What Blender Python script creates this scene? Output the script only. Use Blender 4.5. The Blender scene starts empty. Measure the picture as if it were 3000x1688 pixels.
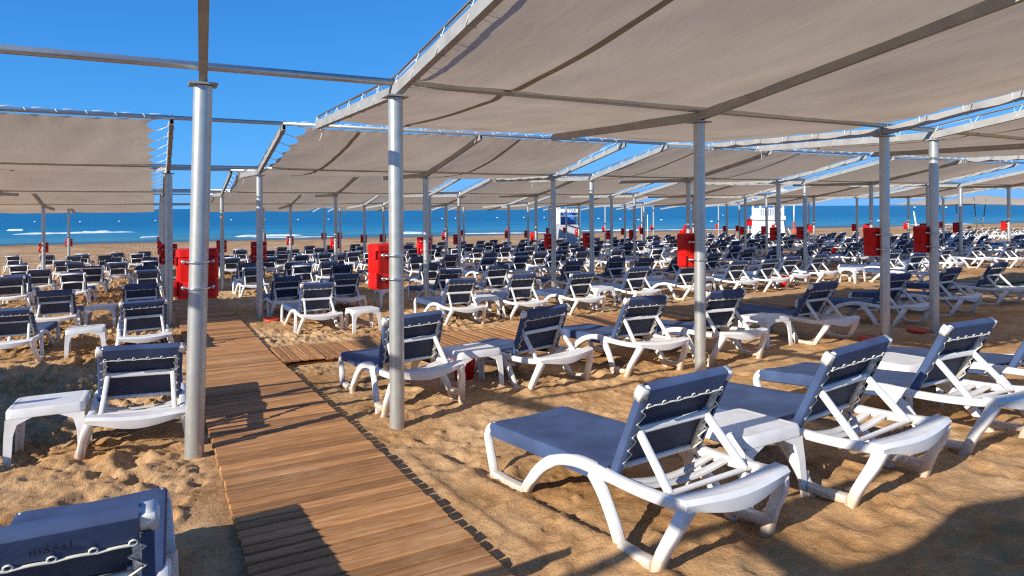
import bpy, math, random
import numpy as np
from mathutils import Vector, Matrix
random.seed(7)
C = bpy.context.scene.collection
PI = math.pi
# ------------------------------------------------------------------ camera constants (x across the beach, y towards the sea)
F, TH, CAMH = 1938.95, 0.4943, 1.6
CT, ST = math.cos(TH), math.sin(TH)
SUN_EL, SUN_AZ = math.radians(24), math.atan2(0.31, 0.95)      # light travels towards +x, a little towards +y

# ------------------------------------------------------------------ ground profile
UP = [-6, 0, 2, 2.7, 3.2, 4.2, 5, 5.6, 6.1, 8.6, 12.1, 16, 19.4, 26.7, 34, 45, 58, 64.7, 75, 120, 400]
ZP = [.40, .27, .165, .10, .05, .0, .0, -.045, -.085, -.22, -.31, -.47, -.59, -.83, -.99, -1.04, -1.09, -1.15, -1.5, -3, -6]
def base_z(x, y):
    yy = y + np.where(np.asarray(y) > 40, .109 * np.asarray(x), 0) * np.clip((np.asarray(y) - 40) / 12, 0, 1)
    return np.interp(yy, UP, ZP)
BX0, BX1, BEND = 0.33, 1.25, 16.6
def board_z(y):
    return float(np.interp(y, [-3, 2, 2.6, 3.67, 4.76, 5.5, 8.6, 12.9, 16.6], [.26, .15, .125, .08, .035, -.01, -.165, -.28, -.43]))
CY0, CY1 = 7.86, 8.86                       # cross boardwalk
def cross_z(x): return board_z(8.3) - .012 if BX0 - .1 < x < BX1 + .1 else -.175

rng = np.random.RandomState(3)
LAT = rng.rand(256, 256)
def vnoise(x, y):
    xi = np.floor(x).astype(int); yi = np.floor(y).astype(int)
    fx = x - xi; fy = y - yi
    fx = fx * fx * (3 - 2 * fx); fy = fy * fy * (3 - 2 * fy)
    a = LAT[xi % 256, yi % 256]; b = LAT[(xi + 1) % 256, yi % 256]
    c = LAT[xi % 256, (yi + 1) % 256]; d = LAT[(xi + 1) % 256, (yi + 1) % 256]
    return (a * (1 - fx) + b * fx) * (1 - fy) + (c * (1 - fx) + d * fx) * fy
def fbm(x, y, o=4):
    s = 0; a = 1; t = 0
    for i in range(o):
        s = s + a * vnoise(x * 2 ** i + 17.3 * i, y * 2 ** i + 5.1 * i); t += a; a *= .5
    return s / t - .5
PITS = [(rng.uniform(-4, 12), rng.uniform(.6, 13), rng.uniform(.045, .10), rng.uniform(.03, .06), rng.uniform(0, PI)) for _ in range(2200)]
def ground(x, y):
    x = np.asarray(x, float); y = np.asarray(y, float)
    z = base_z(x, y)
    # board: sand meets it a little below the planks
    bz = np.interp(y, [-3, 2, 2.6, 3.67, 4.76, 5.5, 8.6, 12.9, 16.6], [.26, .15, .125, .08, .035, -.01, -.165, -.28, -.43]) - .048
    d = np.maximum(np.maximum(BX0 - x, x - BX1), 0)
    w = np.clip(1 - d / .55, 0, 1) * np.clip((BEND - y) / .6, 0, 1); w = w * w * (3 - 2 * w)
    z = z * (1 - w) + bz * w
    under = ((x > BX0 + .03) & (x < BX1 - .03)) * (y < BEND)
    # cross path
    dc = np.maximum(np.maximum(CY0 - y, y - CY1), 0)
    wc = np.clip(1 - dc / .5, 0, 1) * (x < 24) * (x > .8)
    z = z * (1 - wc) + np.minimum(z, -.215) * wc
    path = np.clip(1 - np.minimum(d + 9 * (y > BEND), dc + 9 * ((x > 24) | (x < .8))) / .12, 0, 1)
    amp = np.clip((50 - y) / 25, 0.25, 1) * (1 - path)
    rough = np.clip((.6 - x) / .8, 0, 1) * .8 + .35 + .5 * (y > 7)
    n = fbm(x * 1.1, y * 1.1, 3) * .05 + fbm(x * 4 + 9, y * 4, 3) * .030 * rough
    r = fbm(x * 13, y * 13 + 3, 3); rg = np.abs(fbm(x * 9 + 31, y * 9, 3)); rg2 = np.abs(fbm(x * 24, y * 24 + 11, 2)); patch = np.clip(fbm(x * .9 + 70, y * .9 + 8, 2) * 4 + .55, .1, 1.2)
    n = n + np.where(r > .04, (r - .04) * .15, 0) * np.clip(fbm(x * .8 + 40, y * .8, 2) * 5 + .5, .1, 1.2) * rough + ((.10 - rg) * .10 * patch + (.08 - rg2) * .045 * patch) * rough + fbm(x * 40, y * 40, 2) * .009 + np.maximum(0, vnoise(x * 26 + 5, y * 26) - .66) * .075 * patch * rough + np.maximum(0, vnoise(x * 47 + 5, y * 47 + 9) - .7) * .05 * np.clip(rough, .5, 1)
    z = z + n * amp
    # drag marks beside the boardwalk
    tr = np.exp(-((x - 1.62 - .12 * np.sin(y * .9)) / .05) ** 2) - .8 * np.exp(-((x - 1.72 - .12 * np.sin(y * .9)) / .05) ** 2) + .6 * np.exp(-((x - 1.5 - .1 * np.sin(y * 1.1 + 1)) / .03) ** 2)
    z = z + .022 * tr * np.clip((4.4 - y) / .8, 0, 1) * (y < 4.4)
    z = z - .10 * under
    return z
def gz(x, y): return float(ground(np.array([x]), np.array([y]))[0])
def gbase(x, y): return float(base_z(x, y))

# ------------------------------------------------------------------ mesh helpers
class MB:
    def __init__(s): s.v = []; s.f = []; s.sm = []; s.mi = []
    def add(s, vs, fs, smooth=True, mi=0):
        b = len(s.v); s.v += [tuple(p) for p in vs]
        for f in fs: s.f.append(tuple(i + b for i in f)); s.sm.append(smooth); s.mi.append(mi)
        return s
    def box(s, c, d, rz=0, smooth=False, mi=0, tilt=None):
        x, y, z = [q / 2 for q in d]
        M = Matrix.Rotation(rz, 3, 'Z')
        if tilt is not None: M = tilt
        P = [M @ Vector(p) + Vector(c) for p in ((-x,-y,-z),(x,-y,-z),(x,y,-z),(-x,y,-z),(-x,-y,z),(x,-y,z),(x,y,z),(-x,y,z))]
        return s.add(P, [(3,2,1,0),(4,5,6,7),(0,1,5,4),(1,2,6,5),(2,3,7,6),(3,0,4,7)], smooth, mi)
    def tube(s, pts, r, n=8, mi=0, closed=False):
        pts = [Vector(p) for p in pts]; rs = r if isinstance(r, (list, tuple)) else [r] * len(pts)
        m = len(pts); rings = []; up = None
        for i, p in enumerate(pts):
            if closed: t = (pts[(i + 1) % m] - pts[i - 1])
            else: t = (pts[min(i + 1, m - 1)] - pts[max(i - 1, 0)])
            t = t.normalized() if t.length > 1e-9 else Vector((0, 0, 1))
            if up is None: up = t.orthogonal().normalized()
            up = (up - t * up.dot(t)); up = up.normalized() if up.length > 1e-6 else t.orthogonal().normalized()
            q = t.cross(up)
            rings.append([p + (up * math.cos(2 * PI * k / n) + q * math.sin(2 * PI * k / n)) * rs[i] for k in range(n)])
        vs = [p for R in rings for p in R]; fs = []
        for i in range(m if closed else m - 1):
            for k in range(n):
                a = i * n + k; b = i * n + (k + 1) % n; j = (i + 1) % m
                fs.append((a, b, j * n + (k + 1) % n, j * n + k))
        if not closed:
            fs.append(tuple(range(n - 1, -1, -1))); fs.append(tuple((m - 1) * n + k for k in range(n)))
        return s.add(vs, fs, True, mi)
    def sweep(s, pts, side, a, b, n=12, mi=0, pw=.42):
        """rounded-rectangle section: a along `side`, b across it"""
        pts = [Vector(p) for p in pts]; m = len(pts); side = Vector(side).normalized()
        A = a if isinstance(a, (list, tuple)) else [a] * m
        B = b if isinstance(b, (list, tuple)) else [b] * m
        vs = []; fs = []
        sg = lambda t: math.copysign(abs(t) ** pw, t)
        for i, p in enumerate(pts):
            t = (pts[min(i + 1, m - 1)] - pts[max(i - 1, 0)]).normalized()
            sd = (side - t * side.dot(t)).normalized(); nn = t.cross(sd)
            for k in range(n):
                th = 2 * PI * (k + .5) / n
                vs.append(p + sd * (A[i] / 2 * sg(math.cos(th))) + nn * (B[i] / 2 * sg(math.sin(th))))
        for i in range(m - 1):
            for k in range(n):
                k2 = (k + 1) % n
                fs.append((i * n + k, i * n + k2, (i + 1) * n + k2, (i + 1) * n + k))
        fs.append(tuple(range(n - 1, -1, -1))); fs.append(tuple((m - 1) * n + k for k in range(n)))
        return s.add(vs, fs, True, mi)
    def grid(s, P, smooth=True, mi=0, flip=False):
        nr = len(P); nc = len(P[0]); fs = []
        for i in range(nr - 1):
            for j in range(nc - 1):
                f = (i * nc + j, i * nc + j + 1, (i + 1) * nc + j + 1, (i + 1) * nc + j)
                fs.append(f[::-1] if flip else f)
        return s.add([p for r in P for p in r], fs, smooth, mi)
    def lathe(s, prof, c=(0, 0, 0), n=16, mi=0):
        vs = []; fs = []; m = len(prof)
        for r, z in prof:
            for k in range(n): vs.append((c[0] + r * math.cos(2 * PI * k / n), c[1] + r * math.sin(2 * PI * k / n), c[2] + z))
        for i in range(m - 1):
            for k in range(n):
                k2 = (k + 1) % n; fs.append((i * n + k, i * n + k2, (i + 1) * n + k2, (i + 1) * n + k))
        fs.append(tuple(range(n - 1, -1, -1))); fs.append(tuple((m - 1) * n + k for k in range(n)))
        return s.add(vs, fs, True, mi)
    def mesh(s, name):
        me = bpy.data.meshes.new(name); me.from_pydata(s.v, [], s.f)
        me.polygons.foreach_set('use_smooth', s.sm); me.polygons.foreach_set('material_index', s.mi)
        me.update()
        return me
    def build(s, name, mat, parent=None, angle=None):
        me = s.mesh(name)
        for m_ in (mat if isinstance(mat, (list, tuple)) else [mat]): me.materials.append(m_)
        if angle:
            try: me.set_sharp_from_angle(angle=math.radians(angle))
            except Exception: pass
        o = bpy.data.objects.new(name, me); C.objects.link(o)
        if parent: o.parent = parent
        return o
def smooth_path(pts, k=4):
    """Catmull-Rom through pts"""
    pts = [Vector(p) for p in pts]; out = []
    for i in range(len(pts) - 1):
        p0 = pts[max(i - 1, 0)]; p1 = pts[i]; p2 = pts[i + 1]; p3 = pts[min(i + 2, len(pts) - 1)]
        for j in range(k):
            t = j / k
            out.append(.5 * (2 * p1 + (p2 - p0) * t + (2 * p0 - 5 * p1 + 4 * p2 - p3) * t * t + (3 * p1 - p0 - 3 * p2 + p3) * t ** 3))
    out.append(pts[-1]); return out
def tag(o, label, cat, group=None):
    o['label'] = label; o['category'] = cat
    if group: o['group'] = group
    return o
def thing(name, label, cat, loc, rot=(0, 0, 0), group=None):
    o = bpy.data.objects.new(name, None); C.objects.link(o); o.empty_display_size = .2
    o.location = loc; o.rotation_euler = rot
    return tag(o, label, cat, group)
def dup(root, loc, rot, label, group=None):
    r = root.copy(); C.objects.link(r); r.location = loc; r.rotation_euler = rot; r['label'] = label
    if group: r['group'] = group
    for ch in list(root.children):
        c = ch.copy(); C.objects.link(c); c.parent = r
        for g in list(ch.children):
            d = g.copy(); C.objects.link(d); d.parent = c
    return r
ORD = ['', 'first', 'second', 'third', 'fourth', 'fifth', 'sixth', 'seventh', 'eighth', 'ninth', 'tenth', 'eleventh', 'twelfth', 'thirteenth', 'fourteenth', 'fifteenth', 'sixteenth', 'seventeenth', 'eighteenth', 'nineteenth', 'twentieth'] + ['twenty-' + w for w in ('first', 'second', 'third', 'fourth', 'fifth', 'sixth', 'seventh', 'eighth', 'ninth')] + ['thirtieth'] + ['thirty-' + w for w in ('first', 'second', 'third', 'fourth', 'fifth', 'sixth', 'seventh', 'eighth', 'ninth')] + ['fortieth'] + ['forty-' + w for w in ('first', 'second', 'third', 'fourth', 'fifth')]

# ------------------------------------------------------------------ materials
def mat(name, col, rough=.5, metal=0, spec=.5, noise=None, bump=None, sheen=0, coords='Object'):
    m = bpy.data.materials.new(name); m.use_nodes = True
    nt = m.node_tree; b = nt.nodes['Principled BSDF']
    b.inputs['Base Color'].default_value = (*col, 1); b.inputs['Roughness'].default_value = rough
    b.inputs['Metallic'].default_value = metal; b.inputs['Specular IOR Level'].default_value = spec
    if sheen: b.inputs['Sheen Weight'].default_value = sheen
    tc = nt.nodes.new('ShaderNodeTexCoord')
    if noise:
        sc, amt, col2 = noise
        n = nt.nodes.new('ShaderNodeTexNoise'); n.inputs['Scale'].default_value = sc; n.inputs['Detail'].default_value = 6
        nt.links.new(tc.outputs[coords], n.inputs['Vector'])
        r = nt.nodes.new('ShaderNodeValToRGB'); r.color_ramp.elements[0].position = .5 - amt; r.color_ramp.elements[1].position = .5 + amt
        r.color_ramp.elements[0].color = (*col2, 1); r.color_ramp.elements[1].color = (*col, 1)
        nt.links.new(n.outputs['Fac'], r.inputs['Fac']); nt.links.new(r.outputs['Color'], b.inputs['Base Color'])
    if bump:
        sc, st, dist = bump
        n = nt.nodes.new('ShaderNodeTexNoise'); n.inputs['Scale'].default_value = sc; n.inputs['Detail'].default_value = 4
        nt.links.new(tc.outputs[coords], n.inputs['Vector'])
        bp = nt.nodes.new('ShaderNodeBump'); bp.inputs['Strength'].default_value = st; bp.inputs['Distance'].default_value = dist
        nt.links.new(n.outputs['Fac'], bp.inputs['Height']); nt.links.new(bp.outputs['Normal'], b.inputs['Normal'])
    return m
M = {}
M['plastic'] = mat('white_plastic', (.80, .80, .79), .38, noise=(9, .22, (.66, .64, .60)), bump=(60, .08, .002))
_nt = M['plastic'].node_tree; _b = _nt.nodes['Principled BSDF']; _tc = _nt.nodes['Texture Coordinate']             # sand dust clinging to the feet
_sx = _nt.nodes.new('ShaderNodeSeparateXYZ'); _nt.links.new(_tc.outputs['Object'], _sx.inputs[0])
_n = _nt.nodes.new('ShaderNodeTexNoise'); _n.inputs['Scale'].default_value = 30; _n.inputs['Detail'].default_value = 6; _nt.links.new(_tc.outputs['Object'], _n.inputs['Vector'])
_ma = _nt.nodes.new('ShaderNodeMath'); _ma.operation = 'MULTIPLY_ADD'; _ma.inputs[1].default_value = -.13; _nt.links.new(_n.outputs['Fac'], _ma.inputs[0]); _nt.links.new(_sx.outputs['Z'], _ma.inputs[2])
_mr = _nt.nodes.new('ShaderNodeMapRange'); _mr.inputs[1].default_value = -.05; _mr.inputs[2].default_value = .03; _mr.inputs[3].default_value = .75; _mr.inputs[4].default_value = 0; _nt.links.new(_ma.outputs[0], _mr.inputs[0])
_mx = _nt.nodes.new('ShaderNodeMix'); _mx.data_type = 'RGBA'; _mx.inputs[7].default_value = (.55, .39, .24, 1)
_nt.links.new(_mr.outputs[0], _mx.inputs[0]); _nt.links.new(_b.inputs['Base Color'].links[0].from_socket, _mx.inputs[6]); _nt.links.new(_mx.outputs[2], _b.inputs['Base Color'])
M['plastic_far'] = mat('white_plastic_plain', (.80, .80, .79), .45)
M['metal'] = mat('galvanised_steel', (.57, .58, .55), .36, .6, noise=(14, .25, (.46, .47, .44)), bump=(40, .05, .001))
M['rafter'] = mat('zinc_rafter', (.42, .42, .39), .55, .25, noise=(6, .25, (.30, .29, .27)))
M['cable'] = mat('steel_cable', (.22, .22, .22), .5, .6)
M['rope'] = mat('white_rope', (.75, .72, .66), .8)
M['cord'] = mat('sling_cord', (.70, .67, .58), .6)
M['red'] = mat('red_plastic', (.68, .010, .006), .45, spec=.3, noise=(7, .3, (.52, .006, .005)), bump=(30, .25, .006))
M['chrome'] = mat('clamp_steel', (.62, .66, .66), .25, .9)
M['white_paint'] = mat('white_paint', (.80, .80, .78), .5, noise=(3, .3, (.68, .68, .66)))
M['blue_panel'] = mat('blue_panel', (.03, .16, .52), .4)
M['dark_ink'] = mat('dark_lettering', (.02, .02, .03), .6)
M['skin'] = mat('skin', (.50, .26, .15), .5)
M['hair'] = mat('dark_hair', (.03, .02, .015), .6)
M['shorts'] = mat('orange_shorts', (.75, .16, .03), .7)
M['tent'] = mat('beige_canvas', (.50, .40, .28), .85, noise=(.8, .3, (.44, .35, .24)))
M['beige_sling'] = mat('beige_sling', (.42, .36, .28), .8)
M['red_rubber'] = mat('red_disc_plastic', (.55, .05, .02), .5)
M['buoy'] = mat('buoy_white', (.85, .85, .82), .4)

def sling_mat(name, c1, c2):
    m = mat(name, (.040, .068, .205), .65, spec=.22)
    nt = m.node_tree; b = nt.nodes['Principled BSDF']; tc = nt.nodes['Texture Coordinate']
    n = nt.nodes.new('ShaderNodeTexNoise'); n.inputs['Scale'].default_value = 5; n.inputs['Detail'].default_value = 5
    oi = nt.nodes.new('ShaderNodeObjectInfo'); ad = nt.nodes.new('ShaderNodeVectorMath'); ad.operation = 'ADD'
    nt.links.new(tc.outputs['Object'], ad.inputs[0]); nt.links.new(oi.outputs['Location'], ad.inputs[1])
    nt.links.new(ad.outputs[0], n.inputs['Vector'])
    r = nt.nodes.new('ShaderNodeValToRGB'); r.color_ramp.elements[0].position = .3; r.color_ramp.elements[1].position = .72
    r.color_ramp.elements[0].color = (*c1, 1); r.color_ramp.elements[1].color = (*c2, 1)
    nt.links.new(n.outputs['Fac'], r.inputs['Fac']); nt.links.new(r.outputs['Color'], b.inputs['Base Color'])
    w = nt.nodes.new('ShaderNodeTexWave'); w.inputs['Scale'].default_value = 160; w.wave_type = 'BANDS'; w.bands_direction = 'X'
    w2 = nt.nodes.new('ShaderNodeTexWave'); w2.inputs['Scale'].default_value = 160; w2.bands_direction = 'DIAGONAL'
    nt.links.new(tc.outputs['Object'], w.inputs['Vector']); nt.links.new(tc.outputs['Object'], w2.inputs['Vector'])
    mx = nt.nodes.new('ShaderNodeMath'); mx.operation = 'ADD'; nt.links.new(w.outputs['Fac'], mx.inputs[0]); nt.links.new(w2.outputs['Fac'], mx.inputs[1])
    bp = nt.nodes.new('ShaderNodeBump'); bp.inputs['Strength'].default_value = .12; bp.inputs['Distance'].default_value = .002
    nt.links.new(mx.outputs[0], bp.inputs['Height']); nt.links.new(bp.outputs['Normal'], b.inputs['Normal'])
    return m
M['sling'] = sling_mat('navy_sling', (.042, .064, .135), (.068, .108, .215)); M['sling_shaded'] = sling_mat('navy_sling_shaded', (.036, .044, .075), (.060, .074, .122))  # second one is the same navy cloth with shade put into its colour
def fabric_mat(name, c1, c2, trans):
    m = bpy.data.materials.new(name); m.use_nodes = True; nt = m.node_tree; nt.nodes.clear()
    out = nt.nodes.new('ShaderNodeOutputMaterial'); d = nt.nodes.new('ShaderNodeBsdfDiffuse'); t = nt.nodes.new('ShaderNodeBsdfTranslucent')
    mix = nt.nodes.new('ShaderNodeMixShader'); mix.inputs[0].default_value = trans
    tc = nt.nodes.new('ShaderNodeTexCoord'); n = nt.nodes.new('ShaderNodeTexNoise'); n.inputs['Scale'].default_value = 1.3; n.inputs['Detail'].default_value = 8
    nt.links.new(tc.outputs['Object'], n.inputs['Vector'])
    r = nt.nodes.new('ShaderNodeValToRGB'); r.color_ramp.elements[0].position = .32; r.color_ramp.elements[1].position = .68
    r.color_ramp.elements[0].color = (*c2, 1); r.color_ramp.elements[1].color = (*c1, 1)
    nt.links.new(n.outputs['Fac'], r.inputs['Fac'])
    mp = nt.nodes.new('ShaderNodeMapping'); mp.inputs['Scale'].default_value = (3.5, .9, 2); mp.inputs['Rotation'].default_value = (0, 0, .35)
    n2 = nt.nodes.new('ShaderNodeTexNoise'); n2.inputs['Scale'].default_value = 2.2; n2.inputs['Detail'].default_value = 7; n2.inputs['Distortion'].default_value = .6
    nt.links.new(tc.outputs['Object'], mp.inputs['Vector']); nt.links.new(mp.outputs['Vector'], n2.inputs['Vector'])
    bp = nt.nodes.new('ShaderNodeBump'); bp.inputs['Strength'].default_value = .16; bp.inputs['Distance'].default_value = .03
    nt.links.new(n2.outputs['Fac'], bp.inputs['Height'])
    for s_ in (d, t):
        nt.links.new(r.outputs['Color'], s_.inputs['Color']); nt.links.new(bp.outputs['Normal'], s_.inputs['Normal'])
    nt.links.new(d.outputs[0], mix.inputs[1]); nt.links.new(t.outputs[0], mix.inputs[2]); nt.links.new(mix.outputs[0], out.inputs['Surface'])
    return m
M['fabric'] = fabric_mat('shade_cloth', (.73, .595, .425), (.64, .515, .36), .42)
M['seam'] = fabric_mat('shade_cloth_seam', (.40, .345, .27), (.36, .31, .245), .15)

def sand_mat():
    m = bpy.data.materials.new('sand'); m.use_nodes = True; nt = m.node_tree; b = nt.nodes['Principled BSDF']
    b.inputs['Roughness'].default_value = .95; b.inputs['Specular IOR Level'].default_value = .15
    tc = nt.nodes.new('ShaderNodeTexCoord')
    def noise(sc, det, rough=.6):
        n = nt.nodes.new('ShaderNodeTexNoise'); n.inputs['Scale'].default_value = sc; n.inputs['Detail'].default_value = det; n.inputs['Roughness'].default_value = rough
        nt.links.new(tc.outputs['Object'], n.inputs['Vector']); return n
    n1 = noise(.55, 7, .62); n2 = noise(6, 8, .7); n3 = noise(260, 3, .7)
    r1 = nt.nodes.new('ShaderNodeValToRGB'); e = r1.color_ramp.elements
    e[0].position = .36; e[0].color = (.51, .28, .112, 1); e[1].position = .60; e[1].color = (.71, .485, .27, 1)
    nt.links.new(n1.outputs['Fac'], r1.inputs['Fac'])
    r2 = nt.nodes.new('ShaderNodeValToRGB'); e = r2.color_ramp.elements
    e[0].position = .34; e[0].color = (.58, .50, .42, 1); e[1].position = .62; e[1].color = (1.1, 1.08, 1.05, 1)
    nt.links.new(n2.outputs['Fac'], r2.inputs['Fac'])
    mu = nt.nodes.new('ShaderNodeMix'); mu.data_type = 'RGBA'; mu.blend_type = 'MULTIPLY'; mu.inputs[0].default_value = .75
    nt.links.new(r1.outputs['Color'], mu.inputs[6]); nt.links.new(r2.outputs['Color'], mu.inputs[7])
    n4 = noise(75, 4, .75); av = nt.nodes.new('ShaderNodeMath'); av.operation = 'ADD'; nt.links.new(n3.outputs['Fac'], av.inputs[0]); nt.links.new(n4.outputs['Fac'], av.inputs[1]); hv = nt.nodes.new('ShaderNodeMath'); hv.operation = 'MULTIPLY'; hv.inputs[1].default_value = .5; nt.links.new(av.outputs[0], hv.inputs[0])
    r3 = nt.nodes.new('ShaderNodeValToRGB'); e = r3.color_ramp.elements
    e[0].position = .35; e[0].color = (.72, .68, .64, 1); e[1].position = .75; e[1].color = (1.15, 1.15, 1.15, 1)
    nt.links.new(hv.outputs[0], r3.inputs['Fac'])
    mu2 = nt.nodes.new('ShaderNodeMix'); mu2.data_type = 'RGBA'; mu2.blend_type = 'MULTIPLY'; mu2.inputs[0].default_value = .8
    nt.links.new(mu.outputs[2], mu2.inputs[6]); nt.links.new(r3.outputs['Color'], mu2.inputs[7])
    # wet band towards the water (z of the beach face)
    sx = nt.nodes.new('ShaderNodeSeparateXYZ'); nt.links.new(tc.outputs['Object'], sx.inputs[0])
    mr = nt.nodes.new('ShaderNodeMapRange'); mr.inputs[1].default_value = -1.125; mr.inputs[2].default_value = -1.085; mr.inputs[3].default_value = 1; mr.inputs[4].default_value = 0
    nt.links.new(sx.outputs['Z'], mr.inputs[0])
    mw = nt.nodes.new('ShaderNodeMix'); mw.data_type = 'RGBA'; nt.links.new(mr.outputs[0], mw.inputs[0])
    nt.links.new(mu2.outputs[2], mw.inputs[6]); mw.inputs[7].default_value = (.25, .135, .06, 1)
    nt.links.new(mw.outputs[2], b.inputs['Base Color'])
    ad = nt.nodes.new('ShaderNodeMath'); ad.operation = 'MULTIPLY_ADD'; ad.inputs[1].default_value = .12
    nt.links.new(n4.outputs['Fac'], ad.inputs[0]); ad.inputs[1].default_value = .28; nt.links.new(n2.outputs['Fac'], ad.inputs[2])
    bp = nt.nodes.new('ShaderNodeBump'); bp.inputs['Strength'].default_value = .8; bp.inputs['Distance'].default_value = .04
    nt.links.new(ad.outputs[0], bp.inputs['Height']); nt.links.new(bp.outputs['Normal'], b.inputs['Normal'])
    return m
M['sand'] = sand_mat()
def wood_mat(name, axis):
    """planks laid across `axis`; grain runs along the other axis"""
    m = bpy.data.materials.new(name); m.use_nodes = True; nt = m.node_tree; b = nt.nodes['Principled BSDF']
    b.inputs['Roughness'].default_value = .7; b.inputs['Specular IOR Level'].default_value = .25
    tc = nt.nodes.new('ShaderNodeTexCoord')
    at = nt.nodes.new('ShaderNodeAttribute'); at.attribute_name = 'plank'
    mp = nt.nodes.new('ShaderNodeMapping'); mp.inputs['Scale'].default_value = (3.2, 30, 6) if axis == 'Y' else (30, 3.2, 6)
    ad = nt.nodes.new('ShaderNodeVectorMath'); ad.operation = 'ADD'
    sc = nt.nodes.new('ShaderNodeVectorMath'); sc.operation = 'SCALE'; sc.inputs['Scale'].default_value = 31
    nt.links.new(at.outputs['Vector'], sc.inputs[0]); nt.links.new(tc.outputs['Object'], mp.inputs['Vector'])
    nt.links.new(mp.outputs['Vector'], ad.inputs[0]); nt.links.new(sc.outputs[0], ad.inputs[1])
    n = nt.nodes.new('ShaderNodeTexNoise'); n.inputs['Scale'].default_value = 1.7; n.inputs['Detail'].default_value = 7; n.inputs['Roughness'].default_value = .65
    nt.links.new(ad.outputs[0], n.inputs['Vector'])
    r = nt.nodes.new('ShaderNodeValToRGB'); e = r.color_ramp.elements
    e[0].position = .16; e[0].color = (.20, .080, .030, 1); e[1].position = .90; e[1].color = (.63, .395, .20, 1)
    q = r.color_ramp.elements.new(.5); q.color = (.43, .205, .078, 1)
    nt.links.new(n.outputs['Fac'], r.inputs['Fac'])
    pt = nt.nodes.new('ShaderNodeMapRange'); pt.inputs[3].default_value = .62; pt.inputs[4].default_value = 1.22
    nt.links.new(at.outputs['Fac'], pt.inputs[0])
    mu = nt.nodes.new('ShaderNodeMix'); mu.data_type = 'RGBA'; mu.blend_type = 'MULTIPLY'; mu.inputs[0].default_value = 1
    nt.links.new(r.outputs['Color'], mu.inputs[6]); nt.links.new(pt.outputs[0], mu.inputs[7])
    # drifted sand on the planks
    n2 = nt.nodes.new('ShaderNodeTexNoise'); n2.inputs['Scale'].default_value = 1.4; n2.inputs['Detail'].default_value = 8; n2.inputs['Roughness'].default_value = .7
    nt.links.new(tc.outputs['Object'], n2.inputs['Vector'])
    r2 = nt.nodes.new('ShaderNodeValToRGB'); r2.color_ramp.elements[0].position = .54; r2.color_ramp.elements[1].position = .78
    r2.color_ramp.elements[1].color = (.6, .6, .6, 1)
    nt.links.new(n2.outputs['Fac'], r2.inputs['Fac'])
    ms = nt.nodes.new('ShaderNodeMix'); ms.data_type = 'RGBA'; nt.links.new(r2.outputs['Color'], ms.inputs[0])
    nt.links.new(mu.outputs[2], ms.inputs[6]); ms.inputs[7].default_value = (.62, .40, .21, 1)
    nt.links.new(ms.outputs[2], b.inputs['Base Color'])
    bp = nt.nodes.new('ShaderNodeBump'); bp.inputs['Strength'].default_value = .5; bp.inputs['Distance'].default_value = .006
    nt.links.new(n.outputs['Fac'], bp.inputs['Height']); nt.links.new(bp.outputs['Normal'], b.inputs['Normal'])
    return m
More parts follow.
